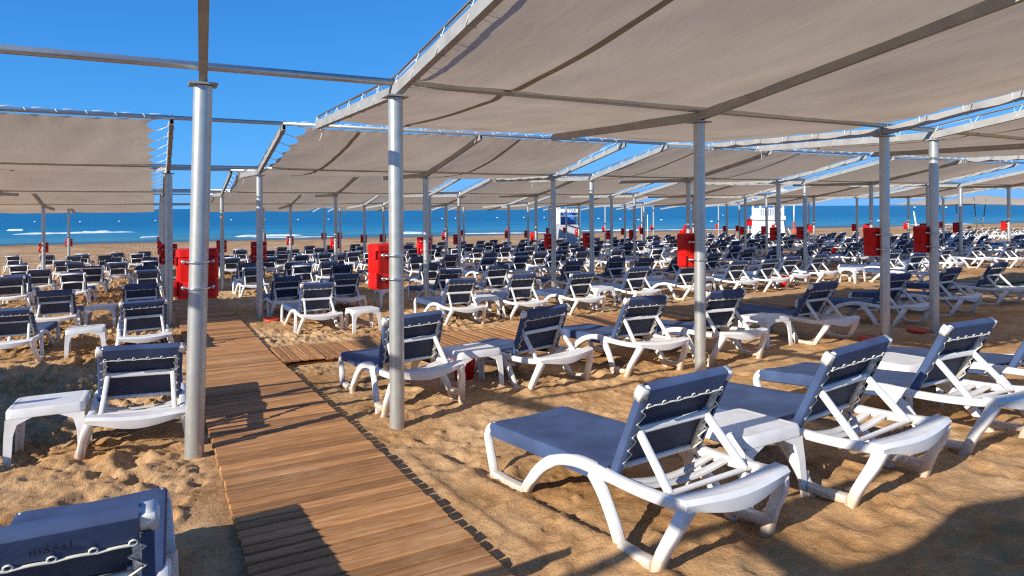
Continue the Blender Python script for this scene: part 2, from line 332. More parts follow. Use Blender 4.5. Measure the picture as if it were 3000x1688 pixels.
def sea_mat():
    m = bpy.data.materials.new('sea_water'); m.use_nodes = True; nt = m.node_tree; b = nt.nodes['Principled BSDF']
    b.inputs['Roughness'].default_value = .3; b.inputs['Specular IOR Level'].default_value = .16
    tc = nt.nodes.new('ShaderNodeTexCoord')
    sx = nt.nodes.new('ShaderNodeSeparateXYZ'); nt.links.new(tc.outputs['Object'], sx.inputs[0])
    mp = nt.nodes.new('ShaderNodeMapping'); mp.inputs['Scale'].default_value = (.035, .32, 1); mp.inputs['Rotation'].default_value = (0, 0, .11)
    nt.links.new(tc.outputs['Object'], mp.inputs['Vector'])
    n = nt.nodes.new('ShaderNodeTexNoise'); n.inputs['Scale'].default_value = 1; n.inputs['Detail'].default_value = 8; n.inputs['Roughness'].default_value = .65
    nt.links.new(mp.outputs['Vector'], n.inputs['Vector'])
    ma = nt.nodes.new('ShaderNodeMath'); ma.operation = 'MULTIPLY_ADD'; ma.inputs[1].default_value = .109
    nt.links.new(sx.outputs['X'], ma.inputs[0]); nt.links.new(sx.outputs['Y'], ma.inputs[2])
    mr = nt.nodes.new('ShaderNodeMapRange'); mr.inputs[1].default_value = 63; mr.inputs[2].default_value = 130
    nt.links.new(ma.outputs[0], mr.inputs[0])
    r = nt.nodes.new('ShaderNodeValToRGB'); e = r.color_ramp.elements
    e[0].position = 0; e[0].color = (.10, .16, .14, 1); e[1].position = 1; e[1].color = (.0, .145, .28, 1)
    q = r.color_ramp.elements.new(.10); q.color = (.08, .30, .34, 1)
    q = r.color_ramp.elements.new(.45); q.color = (.016, .23, .36, 1)
    nt.links.new(mr.outputs[0], r.inputs['Fac'])
    mu = nt.nodes.new('ShaderNodeMix'); mu.data_type = 'RGBA'; mu.blend_type = 'MULTIPLY'; mu.inputs[0].default_value = .9
    r2 = nt.nodes.new('ShaderNodeValToRGB'); r2.color_ramp.elements[0].position = .35; r2.color_ramp.elements[1].position = .65
    r2.color_ramp.elements[0].color = (.42, .52, .62, 1); r2.color_ramp.elements[1].color = (1.15, 1.15, 1.12, 1)
    nt.links.new(n.outputs['Fac'], r2.inputs['Fac'])
    nt.links.new(r.outputs['Color'], mu.inputs[6]); nt.links.new(r2.outputs['Color'], mu.inputs[7]); nt.links.new(mu.outputs[2], b.inputs['Base Color'])
    mp2 = nt.nodes.new('ShaderNodeMapping'); mp2.inputs['Scale'].default_value = (.35, 1.1, 1); mp2.inputs['Rotation'].default_value = (0, 0, .11)
    nt.links.new(tc.outputs['Object'], mp2.inputs['Vector'])
    n2 = nt.nodes.new('ShaderNodeTexNoise'); n2.inputs['Scale'].default_value = 1; n2.inputs['Detail'].default_value = 6
    nt.links.new(mp2.outputs['Vector'], n2.inputs['Vector'])
    bp = nt.nodes.new('ShaderNodeBump'); bp.inputs['Strength'].default_value = .8; bp.inputs['Distance'].default_value = .5
    nt.links.new(n2.outputs['Fac'], bp.inputs['Height']); nt.links.new(bp.outputs['Normal'], b.inputs['Normal'])
    return m
M['foam'] = mat('sea_foam', (.85, .87, .88), .8, noise=(1.2, .2, (.45, .58, .62)))

# ------------------------------------------------------------------ ground sheet
def axis_vals(lo, hi, c0, c1, fine, growth):
    v = list(np.arange(c0, c1, fine)); s = fine; x = c1
    while x < hi: v.append(x); s *= growth; x += s
    v.append(hi); s = fine; x = c0
    left = []
    while x > lo:
        s *= growth; x -= s; left.append(max(x, lo))
    return np.array(sorted(set(left)) + v)
xs = axis_vals(-400, 700, -1.7, 4.4, .019, 1.024); ys = axis_vals(-12, 400, 1.3, 6.6, .019, 1.019)
XX, YY = np.meshgrid(xs, ys); ZZ = ground(XX, YY)
for (px, py, pr, pd, pa) in PITS:                                        # scuffed footprints
    if BX0 - .2 < px < BX1 + .2 or (CY0 - .2 < py < CY1 + .2 and px > .8): continue
    ix = np.where(abs(xs - px) < pr * 3.2)[0]; iy = np.where(abs(ys - py) < pr * 3.2)[0]
    if len(ix) == 0 or len(iy) == 0: continue
    sl = np.ix_(iy, ix); dx = XX[sl] - px; dy = YY[sl] - py
    a = dx * math.cos(pa) + dy * math.sin(pa); b_ = -dx * math.sin(pa) + dy * math.cos(pa)
    q = (a / (pr * 1.5)) ** 2 + (b_ / pr) ** 2
    ZZ[sl] += pd * (.52 if px < .3 else .24) * (-1.25 * np.exp(-q * 1.6) + .75 * np.exp(-(np.sqrt(q) - 1.35) ** 2 * 5)) 
nr, nc = XX.shape
me = bpy.data.meshes.new('sand_beach')
verts = np.stack([XX, YY, ZZ], -1).reshape(-1, 3)
ii = np.arange((nr - 1) * (nc - 1)); r_ = ii // (nc - 1); c_ = ii % (nc - 1); a_ = r_ * nc + c_
faces = np.stack([a_, a_ + 1, a_ + nc + 1, a_ + nc], -1)
me.vertices.add(len(verts)); me.vertices.foreach_set('co', verts.ravel())
me.loops.add(faces.size); me.loops.foreach_set('vertex_index', faces.ravel())
me.polygons.add(len(faces)); me.polygons.foreach_set('loop_start', np.arange(0, faces.size, 4)); 
me.update(calc_edges=True); me.polygons.foreach_set('use_smooth', np.ones(len(faces), bool)); me.validate()
me.materials.append(M['sand'])
sand = bpy.data.objects.new('sand_beach', me); C.objects.link(sand); sand['kind'] = 'structure'

# sea and foam
SEA = -1.12
mb = MB()
for x0, x1 in ((-9000, -600), (-600, 900), (900, 9000)):
    pass
mb.add([(-12000, 40, SEA), (14000, 40, SEA), (14000, 16000, SEA), (-12000, 16000, SEA)], [(0, 1, 2, 3)], False)
sea = mb.build('sea', sea_mat()); sea['kind'] = 'structure'
def pix(x, y, z):
    """point at height z seen at photograph pixel (x, y)"""
    c, s = math.cos(-.0051), math.sin(-.0051); X = x - 1500; Y = y - 607.3
    X, Y = c * X + s * Y, -s * X + c * Y
    fw = (CAMH - z) * F / Y; rt = X / F * fw
    return rt * CT + fw * ST, fw * CT - rt * ST, fw
def pixd(x, fw):
    rt = (x - 1500) / F * fw
    return rt * CT + fw * ST, fw * CT - rt * ST
fm = MB()
def foam(x0, x1, y0, y1, thick, hgt, seed):
    a = Vector(pix(x0, y0, SEA)[:2]); b = Vector(pix(x1, y1, SEA)[:2]); L = (b - a).length; n = max(24, int(L / .5))
    d = (b - a).normalized(); q = Vector((-d.y, d.x)); rows = []
    for i in range(n + 1):
        t = i / n; env = min(1, 6 * t, 6 * (1 - t)) ** .6
        w = thick * env * (.55 + 1.1 * abs(fbm(np.array([t * L * .35 + seed]), np.array([seed * 3.1]), 3)[0] * 2))
        off = fbm(np.array([t * L * .12 + seed * 7]), np.array([1.7]), 3)[0] * 2.2
        p = a + d * (t * L) + q * off
        h_ = hgt * env * (.6 + .8 * (fbm(np.array([t * L * .8 + seed]), np.array([9.]), 2)[0] + .5))
        rows.append([(p.x - q.x * w, p.y - q.y * w, SEA + .015), (p.x - q.x * w * .3, p.y - q.y * w * .3, SEA + .02 + h_), (p.x + q.x * w * .4, p.y + q.y * w * .4, SEA + .02 + h_ * .9), (p.x + q.x * w, p.y + q.y * w, SEA + .015)])
    fm.grid(rows)
foam(16, 76, 677, 676, .45, .22, 1.3); foam(36, 400, 688, 681, .5, .16, 2.2); foam(240, 330, 682, 681, .45, .18, 8.8)
foam(690, 890, 694, 691, .7, .16, 4.1); foam(740, 1000, 698, 694, .5, .06, 5.0); foam(1170, 1245, 686, 685, .8, .2, 6.3)
foam(1330, 1640, 686, 683, .5, .08, 3.7); foam(1700, 1905, 677, 675, .45, .12, 9.1); foam(1880, 2300, 675, 672, .35, .06, 7.7); foam(2650, 2850, 660, 657, .5, .1, 2.9); foam(410, 480, 697, 695, .5, .1, 2.4)
o = fm.build('sea_foam', M['foam']); o['kind'] = 'stuff'

# ------------------------------------------------------------------ boardwalks
def plank_mesh(name, planks, material):
    vs = []; fs = []; pv = []
    for k, (c, d, tilt) in enumerate(planks):
        x, y, z = d[0] / 2, d[1] / 2, d[2] / 2; ch = .006; b = len(vs)
        prof = [(-x, -y, -z), (x, -y, -z), (x, y, -z), (-x, y, -z), (-x, -y, z - ch), (x, -y, z - ch), (x, y, z - ch), (-x, y, z - ch), (-x + ch, -y + ch, z), (x - ch, -y + ch, z), (x - ch, y - ch, z), (-x + ch, y - ch, z)]
        Rm = Matrix.Rotation(tilt[0], 3, 'X') @ Matrix.Rotation(tilt[1], 3, 'Y') @ Matrix.Rotation(tilt[2], 3, 'Z')
        vs += [tuple(Rm @ Vector(p) + Vector(c)) for p in prof]
        fs += [tuple(i + b for i in f) for f in ((0,1,5,4),(1,2,6,5),(2,3,7,6),(3,0,4,7),(4,5,9,8),(5,6,10,9),(6,7,11,10),(7,4,8,11),(8,9,10,11),(3,2,1,0))]
        pv += [random.random()] * 12
    me = bpy.data.meshes.new(name); me.from_pydata(vs, [], fs)
    at = me.attributes.new('plank', 'FLOAT', 'POINT'); at.data.foreach_set('value', pv)
    me.materials.append(material); o = bpy.data.objects.new(name, me); C.objects.link(o); return o
pl = []; y = -2.5
while y < BEND:
    w = .092; sl = (board_z(y + .05) - board_z(y - .05)) / .1
    pl.append(((.79 + random.uniform(-.005, .005), y, board_z(y) - .012 + random.uniform(-.003, .003)), (BX1 - BX0, w - random.uniform(.014, .021), .024), (math.atan(sl), random.uniform(-.004, .004), random.uniform(-.004, .004))))
    y += w
for sx in (BX0 + .06, .79, BX1 - .06):                                   # joists below the planks
    yy = -2.4
    while yy < BEND - .5:
        sl = (board_z(yy + 1) - board_z(yy)) ; pl.append(((sx, yy + .5, (board_z(yy) + board_z(yy + 1)) / 2 - .024 - .028), (.045, 1.0, .05), (math.atan(sl), 0, 0))); yy += 1.0
o = plank_mesh('boardwalk', pl, wood_mat('plank_wood', 'Y')); o['kind'] = 'structure'
pl = []
for x0, x1 in ((BX1 + .02, 23.5),):
    x = x0 + .05
    while x < x1 - .04:
        zc = -.182 + .012 * math.sin(x * 1.3) + (.012 if abs(x - .79) < 1 else 0)
        pl.append(((x, (CY0 + CY1) / 2 + random.uniform(-.012, .012), zc + random.uniform(-.003, .003)), (.088, CY1 - CY0, .024), (-.025 + random.uniform(-.004, .004), 0, random.uniform(-.004, .004)))); x += .095
    for yy in (CY0 + .07, CY1 - .07):
        pl.append((((x0 + x1) / 2, yy, -.228 - .025 * (yy - 8.36)), (x1 - x0, .045, .05), (0, 0, 0)))
o = plank_mesh('cross_boardwalk', pl, wood_mat('cross_plank_wood', 'X')); o['kind'] = 'structure'

# ------------------------------------------------------------------ canopies
ROWU = [-2.57, 4.76, 12.1, 19.4, 26.7, 34.0]
ROWT = [2.66, 2.41, 2.175, 1.93, 1.665, 1.66]
NEAR_OFF = [-2.5, -2.9, -2.5, -2.5, -2.5, -2.5]; FAR_OFF = [2.9, 2.68, 2.68, 2.68, 2.68, 2.68]
FRISE = [.05, .05, .05, .02, -.12, -.30]
RISE = [.40, .44, .50, .47, .45, .45]
def cols(r, b):
    k = .977 if r >= 4 else 1
    if r == 1 and b == 'L': return [-3.27, .19]
    L = {'LL': [-12.4, -9.3, -6.2], 'L': [-6.5, -3.27, .19], 'R1': [1.58, 4.62, 7.53], 'R2': [8.53, 11.38, 14.55], 'R3': [15.6, 18.5, 21.35], 'R4': [22.6, 25.6, 28.6], 'R5': [29.6, 32.6, 35.6]}[b]
    if r == 2 and b == 'R4': L = [23.2, 26.2, 29.2]
    return [v if b in ('LL', 'L', 'R1') else v * k for v in L]
ORDER = ['L', 'R1', 'R2', 'R3', 'R4', 'R5']
ROWNAME = ['', 'front', 'second', 'third', 'fourth', 'fifth']
BNAME = {'L': 'left of the boardwalk', 'R1': 'right of the boardwalk', 'R2': 'two bays right of the boardwalk'}
def rafter_z(r, u):
    t = ROWT[r] + .055; d = u - ROWU[r]
    return t + (RISE[r] * (-d) / -NEAR_OFF[r] if d < 0 else FRISE[r] * d / FAR_OFF[r])
def fabric_obj(root, r, b, vs, near_lod):
    uu = ROWU[r]; NEARO, FARO = (-.6 if b == 'LL' else NEAR_OFF[r]), FAR_OFF[r] - (.36 if r == 0 else 0)  # LL stands unseen; its cloth is shortened to place its shadow
    u0 = uu + NEARO + .10; u1 = uu + FARO - .02
    nu = 121 if near_lod else 25; nv = 61 if near_lod else 17
    gl, dl, gr, dr = .05, .03, .12, .04
    if b == 'L': gr, dr = .15, .10
    if (r, b) == (1, 'R1'): gl, dl, gr, dr = .015, .012, .10, .03
    if (r, b) == (2, 'R1'): gl, dl, gr, dr = .18, .10, .16, .07
    if (r, b) == (0, 'L'): gr, dr = .3, .12
    if r >= 3: gl, gr = .12, .16
    nt = 12
    U = np.linspace(u0, u1, nu); P = []
    for i, u in enumerate(U):
        s = (u - u0) / (u1 - u0); sc = 1 - abs(math.sin(PI * s * nt))
        taper = 1
        if (r, b) == (2, 'R1'): taper = 1.25 - .9 * min(1, s * 2)
        l = vs[0] + .03 + gl * taper; rt = vs[-1] - .03 - gr * taper; sl_ = dl * (1 - sc) * taper; sr_ = dr * (1 - sc) * taper
        row = []
        d = u - uu; bay = math.sin(PI * min(max((u - u0) / (uu - u0), 0), 1)) if d < 0 else .5 * math.sin(PI * d / (u1 - uu))
        for j in range(nv):
            t = j / (nv - 1); v = l + (rt - l) * t + sl_ * math.exp(-t * 16) - sr_ * math.exp(-(1 - t) * 16)
            if v < vs[1]: q = (v - vs[0]) / (vs[1] - vs[0])
            else: q = (v - vs[1]) / (vs[2] - vs[1])
            sag = .035 * math.sin(PI * q) * (.4 + .6 * bay) + .045 * bay * (.5 + .5 * math.sin(PI * q))
            z = rafter_z(r, u) + .05 + .045 * math.exp(-(d / .12) ** 2) - sag
            if d >= FARO - .3: z -= .02 * math.sin(PI * q)
            row.append((v, u, z))
        P.append(row)
    A = np.array(P)
    # scalloped ends
    if near_lod:
        tt = np.linspace(0, 1, nv)[None, :]; du = A[..., 1] - u0
        A[..., 1] += .06 * np.abs(np.sin(PI * tt * 20)) * np.exp(-du / .25) - (.12 * np.abs(np.sin(PI * tt * 4.5)) if r == 0 else .06 * np.abs(np.sin(PI * tt * 18))) * np.exp(-(u1 - u0 - du) / (.6 if r == 0 else .25))
    amp = .014 if near_lod else .02
    w = fbm(A[..., 0] * 3.0 + A[..., 1] * 1.0 + r * 7, A[..., 1] * .8 - A[..., 0] * .5 + 3, 4) * amp * 2
    ed = np.minimum(np.linspace(0, 1, nv), 1 - np.linspace(0, 1, nv))[None, :]
    w2 = fbm(A[..., 0] * 2 + 4, A[..., 1] * 7 + A[..., 0] * 4, 3) * .03 * np.exp(-ed * 16)
    A[..., 2] += w + w2
    mb = MB(); mb.grid(A.tolist())
    fo = mb.build('fabric', M['fabric'], root)
    # sewn seam (double cloth) hanging a few mm below
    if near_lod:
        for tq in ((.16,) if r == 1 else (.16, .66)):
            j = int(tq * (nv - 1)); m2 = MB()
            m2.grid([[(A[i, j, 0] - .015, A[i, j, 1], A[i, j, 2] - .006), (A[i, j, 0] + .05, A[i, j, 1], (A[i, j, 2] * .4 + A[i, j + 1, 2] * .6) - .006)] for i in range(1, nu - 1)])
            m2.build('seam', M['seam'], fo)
    return A
def build_canopy(r, b, fabric=True):
    vs = cols(r, b); uu = ROWU[r]; NEARO, FARO = (-.6 if b == 'LL' else NEAR_OFF[r]), FAR_OFF[r]; near = r <= 2 and b in ('L', 'R1', 'R2') 
    lod = 20 if r <= 2 else 10
    nm = 'shade_canopy'
    bi = ORDER.index(b) if b in ORDER else -1
    if b == 'L': where = 'left of the boardwalk'
    else: where = ORD[bi] + ' right of the boardwalk'
    if b == 'LL': lab = 'unseen canopy beyond the left edge, cloth cut short to shade the left sand'
    elif r == 0: lab = 'shade canopy behind the viewpoint casting scalloped shadow on the front sand'
    else: lab = ('beige cloth shade canopy ' if fabric else 'bare canopy frame without cloth ') + where + ', ' + ROWNAME[r] + ' canopy row from the front'
    root = thing(nm, lab, 'canopy', (0, 0, 0), group='beach shade canopies')
    root.location = (vs[0], uu, 0); bx, by = vs[0], uu
    loc = lambda p: (p[0] - bx, p[1] - by, p[2])
    for k, v in enumerate(vs):
        g = gbase(v, uu) - .25; top = ROWT[r]; mb = MB(); rad = .058 if (b == 'L' and k == len(vs) - 1) else .054
        lean = .055 if (r == 1 and b == 'L' and k == 1) else 0
        ox, oy = (-.035, -.11) if (r == 1 and b == 'R1' and k == 0) else (0, 0); v += ox; uu += oy
        mb.tube([loc((v + (-lean if j < 2 else 0), uu - (.03 if lean and j < 2 else 0), z)) for j, z in enumerate((g, g + .3, top - .01)) ] if not lean else [loc((v + .018, uu, g)), loc((v + .024, uu, 0.0)), loc((v + .088, uu, top - .01))], rad, lod)
        po = mb.build('post', M['metal'], root, 40)
        c = MB(); c.box(loc((v + (.088 if lean else 0), uu, top)), (.17, .17, .012)); c.build('cap_plate', M['rafter'], po); uu -= oy
    for k, v in enumerate(vs):
        skew = .055 if (r == 1 and b == 'L' and k == 1) else 0
        mb = MB(); vv = v + (.088 if (r == 1 and b == 'L' and k == 1) else 0)
        for p, q in ((uu + NEARO, uu), (uu, uu + FARO)):
            a = Vector(loc((vv + skew * (p - uu), p, rafter_z(r, p)))); e = Vector(loc((vv + skew * (q - uu), q, rafter_z(r, q)))); d = (e - a).normalized(); n = Vector((0, -d.z, d.y)).normalized()
            # open channel: web and two flanges
            hh, ww = .042, .026
            if q > uu + .1: a = a + d * .001
            for (dx, dn, sx, sn) in ((-ww + .004, 0, .008, 2 * hh), (0.004, hh - .004, 2 * ww - .008, .008), (0.004, -hh + .004, 2 * ww - .008, .008)):
                c8 = []
                for P_ in (a, e):
                    for (i, j) in ((-1, -1), (1, -1), (1, 1), (-1, 1)):
                        c8.append(P_ + Vector((dx + i * sx / 2, 0, 0)) + n * (dn + j * sn / 2))
                mb.add(c8, [(0, 1, 2, 3), (7, 6, 5, 4), (0, 4, 5, 1), (1, 5, 6, 2), (2, 6, 7, 3), (3, 7, 4, 0)], False)
        # closing web on the far side keeps it a box from every side
        for p, q in ((uu + NEARO + .02, uu - .005), (uu + .005, uu + FARO - .02)):
            a = Vector(loc((vv + .022 + skew * (p - uu), p, rafter_z(r, p)))); e = Vector(loc((vv + .022 + skew * (q - uu), q, rafter_z(r, q))))
            d = (e - a).normalized(); n = Vector((0, -d.z, d.y)); c8 = []
            for P_ in (a, e):
                for (i, j) in ((-1, -1), (1, -1), (1, 1), (-1, 1)): c8.append(P_ + Vector((i * .003, 0, 0)) + n * (j * .034))
            mb.add(c8, [(0, 1, 2, 3), (7, 6, 5, 4), (0, 4, 5, 1), (1, 5, 6, 2), (2, 6, 7, 3), (3, 7, 4, 0)], False)
        mb.build('rafter', M['rafter'], root)
    nxt = None
    if bi + 1 < len(ORDER): nxt = cols(r, ORDER[bi + 1])[0]
    ve = (nxt - .002) if nxt and (r, ORDER[bi + 1]) in BUILT else vs[-1] + .25
    vb = vs[0] - (.9 if b == 'L' and r != 1 else .3 if b == 'L' else 0)
    for u_, nm_ in ((uu + NEARO + (.92 if (r, b) == (1, 'L') else .06), 'near_pipe'), (uu, 'ridge_pipe')) + (((uu + FARO, 'far_pipe'),) if r == 0 else ()):
        mb = MB(); z = rafter_z(r, u_) + .042 + .027
        mb.tube([loc((vb, u_, z)), loc(((vb + ve) / 2, u_, z - .006)), loc((ve, u_, z))], .034 if nm_ == 'far_pipe' else .027, 12); mb.build(nm_, M['metal'], root)
    if not fabric: return root
    A = fabric_obj(root, r, b, vs, near)
    fo = [c for c in root.children if c.name.startswith('fabric')][0]
    fo.location = (-bx, -by, 0)
    # edge cables, and one long rope laced down one side, along the near pipe and up the other side
    rope = []; nt = 12; nu = A.shape[0]
    for sgn, vv, j in ((-1, vs[0], 0), (1, vs[-1], -1)):
        pts = [loc((vv, u, rafter_z(r, u) + .095 + (.02 if abs(u - uu) < .1 else 0))) for u in (uu + NEARO + .02, uu, uu + FARO)]
        cb = MB(); cb.tube(pts, .009, 6); cb.build('edge_cable', M['cable'], root)
        side = []
        for k in range(nt + 1):
            i = min(nu - 1, int(round(k / nt * (nu - 1)))); p = A[i, j]
            u = float(p[1]); rz = rafter_z(r, u); pe = Vector((float(p[0]), u, float(p[2]) - .005))
            if near: side += [Vector((vv - sgn * .012, u - .01, rz + .102)), pe, Vector((vv, u + .01, rz + .106)), Vector((vv + sgn * .036, u + .09, rafter_z(r, min(u + .09, uu + FARO)) - .047)), Vector((vv - sgn * .036, u + .095, rafter_z(r, min(u + .095, uu + FARO)) - .047)), Vector((vv - sgn * .036, u + .10, rafter_z(r, min(u + .1, uu + FARO)) + .03)), Vector((vv - sgn * .010, u + .11, rafter_z(r, min(u + .11, uu + FARO)) + .10))]
            else: side += [pe, Vector((vv, u - .03, rz + .105))]
        rope.append(side)
    uN = uu + NEARO + .06; zN = rafter_z(r, uN) + .069; mid = []; v = vs[0] + .15
    while v < vs[-1] - .2 and r <= 2:
        mid += [(v, uN + .07, zN - .01), (v + .02, uN, zN + .032), (v + .035, uN - .033, zN), (v + .05, uN, zN - .033), (v + .07, uN + .06, zN - .015), (v + .10, uN + .01, zN + .034), (v + .20, uN, zN + .036 + random.uniform(0, .012))]; v += .31
    full = rope[0][::-1] + mid + rope[1]
    if near:
        uf = uu + FARO; zf = rafter_z(r, uf)
        full += [(vs[-1] + .03, uf + .012, zf), (vs[-1] + .05, uf + .01, zf - .09), (vs[-1] + .02, uf - .01, zf - .16)]
        full = [(vs[0] + .02, uf - .01, zf - .17), (vs[0] + .05, uf + .012, zf - .08)] + full
    rp = MB()
    if r <= 3: rp.tube([loc(x) for x in full], .0042 if near else .005, 5 if near else 4)
    if rp.v: rp.build('lacing_rope', M['rope'], root)
    return root
PLAN = [(0, 'L', 1), (1, 'LL', 1), (1, 'L', 0), (1, 'R1', 1), (1, 'R2', 1)] + [(2, b, 1) for b in ORDER[:5]] + [(3, b, 1) for b in ORDER] + [(4, b, 1) for b in ORDER] + [(5, b, 1 if b in ORDER[:4] else 0) for b in ORDER]
BUILT = set((r, b) for r, b, f in PLAN)
for r, b, f in PLAN: build_canopy(r, b, bool(f))

# ------------------------------------------------------------------ red boxes clamped to the posts
def make_box(label):
    t = thing('red_box', label, 'box', (0, 0, 0), group='red boxes clamped to the canopy posts')
    mb = MB(); W, D, H, R = .25, .14, .33, .03
    def ring(w, d, z, r):
        pts = []
        for cx, cy, a0 in ((w/2 - r, d/2 - r, 0), (-w/2 + r, d/2 - r, PI/2), (-w/2 + r, -d/2 + r, PI), (w/2 - r, -d/2 + r, 1.5 * PI)):
            for k in range(4): a = a0 + k * PI / 6; pts.append((cx + r * math.cos(a), cy + r * math.sin(a), z))
        return pts
    prof = [(W - .02, D - .02, -H/2), (W, D, -H/2 + .012), (W, D, -.055), (W - .004, D - .004, -.05), (W - .004, D - .004, -.042), (W, D, -.037), (W, D, H/2 - .06), (W - .008, D - .008, H/2 - .056), (W + .006, D + .006, H/2 - .05), (W + .006, D + .006, H/2 - .012), (W - .018, D - .018, H/2)]
    vs = []; fs = []
    for w, d, z in prof: vs += ring(w, d, z, R)
    n = 16
    for i in range(len(prof) - 1):
        for k in range(n): k2 = (k + 1) % n; fs.append((i * n + k, i * n + k2, (i + 1) * n + k2, (i + 1) * n + k))
    fs.append(tuple(range(n - 1, -1, -1))); fs.append(tuple((len(prof) - 1) * n + k for k in range(n)))
    mb.add(vs, fs, True)
    body = mb.build('body', M['red'], t, 35); body.location = (0, .057 + D/2, 0)
    hm = MB(); hm.box((-W/2 - .008, .08, -.09), (.016, .07, .10)); hm.build('hinge', M['red'], t); hm = MB(); hm.box((-W/2 - .005, .09, .09), (.010, .05, .06)); hm.build('latch', M['red'], t)
    for z in (.085, -.085):
        c = MB(); pts = [(-.085, .048, z), (-.066, .05, z)] + [(.0625 * math.cos(a), .0625 * math.sin(a), z) for a in [PI + PI * k / 12 for k in range(13)]] + [(.066, .05, z), (.085, .048, z)]
        pts = [(-.095, .046, z), (-.068, .040, z)] + [(.064 * math.cos(a), .064 * math.sin(a), z) for a in [PI * 1.02 + PI * .96 * k / 12 for k in range(13)]] + [(.068, .040, z), (.095, .046, z)]
        c.tube(pts, .0085, 8)
        for s in (-1, 1): c.tube([(s * .088, .03, z), (s * .088, .056, z)], .014, 6)
        c.build('clamp', M['chrome'], t)
    return t
box0 = None
for r in range(1, 6):
    k_right = 0; n_left = 0
    for b in ORDER:
        if (r, b) not in BUILT: continue
        vs = cols(r, b)
        for k, v in enumerate(vs):
            if b == 'L':
                n_ = len(vs) - k; wh = ORD[n_] + ' post left of the boardwalk'
                if v < -4 or (r < 4 and v < -2): continue
            else:
                k_right += 1; wh = ORD[k_right] + ' post right of the boardwalk'
            g = gbase(v, ROWU[r]); fw = ROWU[r] * CT + v * ST; rt = v * CT - ROWU[r] * ST
            if fw < 1 or abs(rt / fw) > .80: continue
            lab = ('bright red plastic box' if r == 1 and k_right < 2 else 'red plastic box') + ' clamped to the ' + wh + ', ' + ROWNAME[r] + ' canopy row'
            loc = (v + (.055 if r == 1 and b == 'L' and k == 1 else -.035 if r == 1 and b == 'R1' and k == 0 else 0), ROWU[r] - (.11 if r == 1 and b == 'R1' and k == 0 else 0), g + 1.17)
            rz = random.uniform(-.06, .06) if (r > 1) else {'L': .0, 'R1': -.05}.get(b, 0)
            if b == 'R1' and k == 0 and r == 1: rz = .30
            if box0 is None: box0 = make_box(lab); box0.location = loc; box0.rotation_euler = (0, 0, rz)
            else: dup(box0, loc, (0, 0, rz), lab)

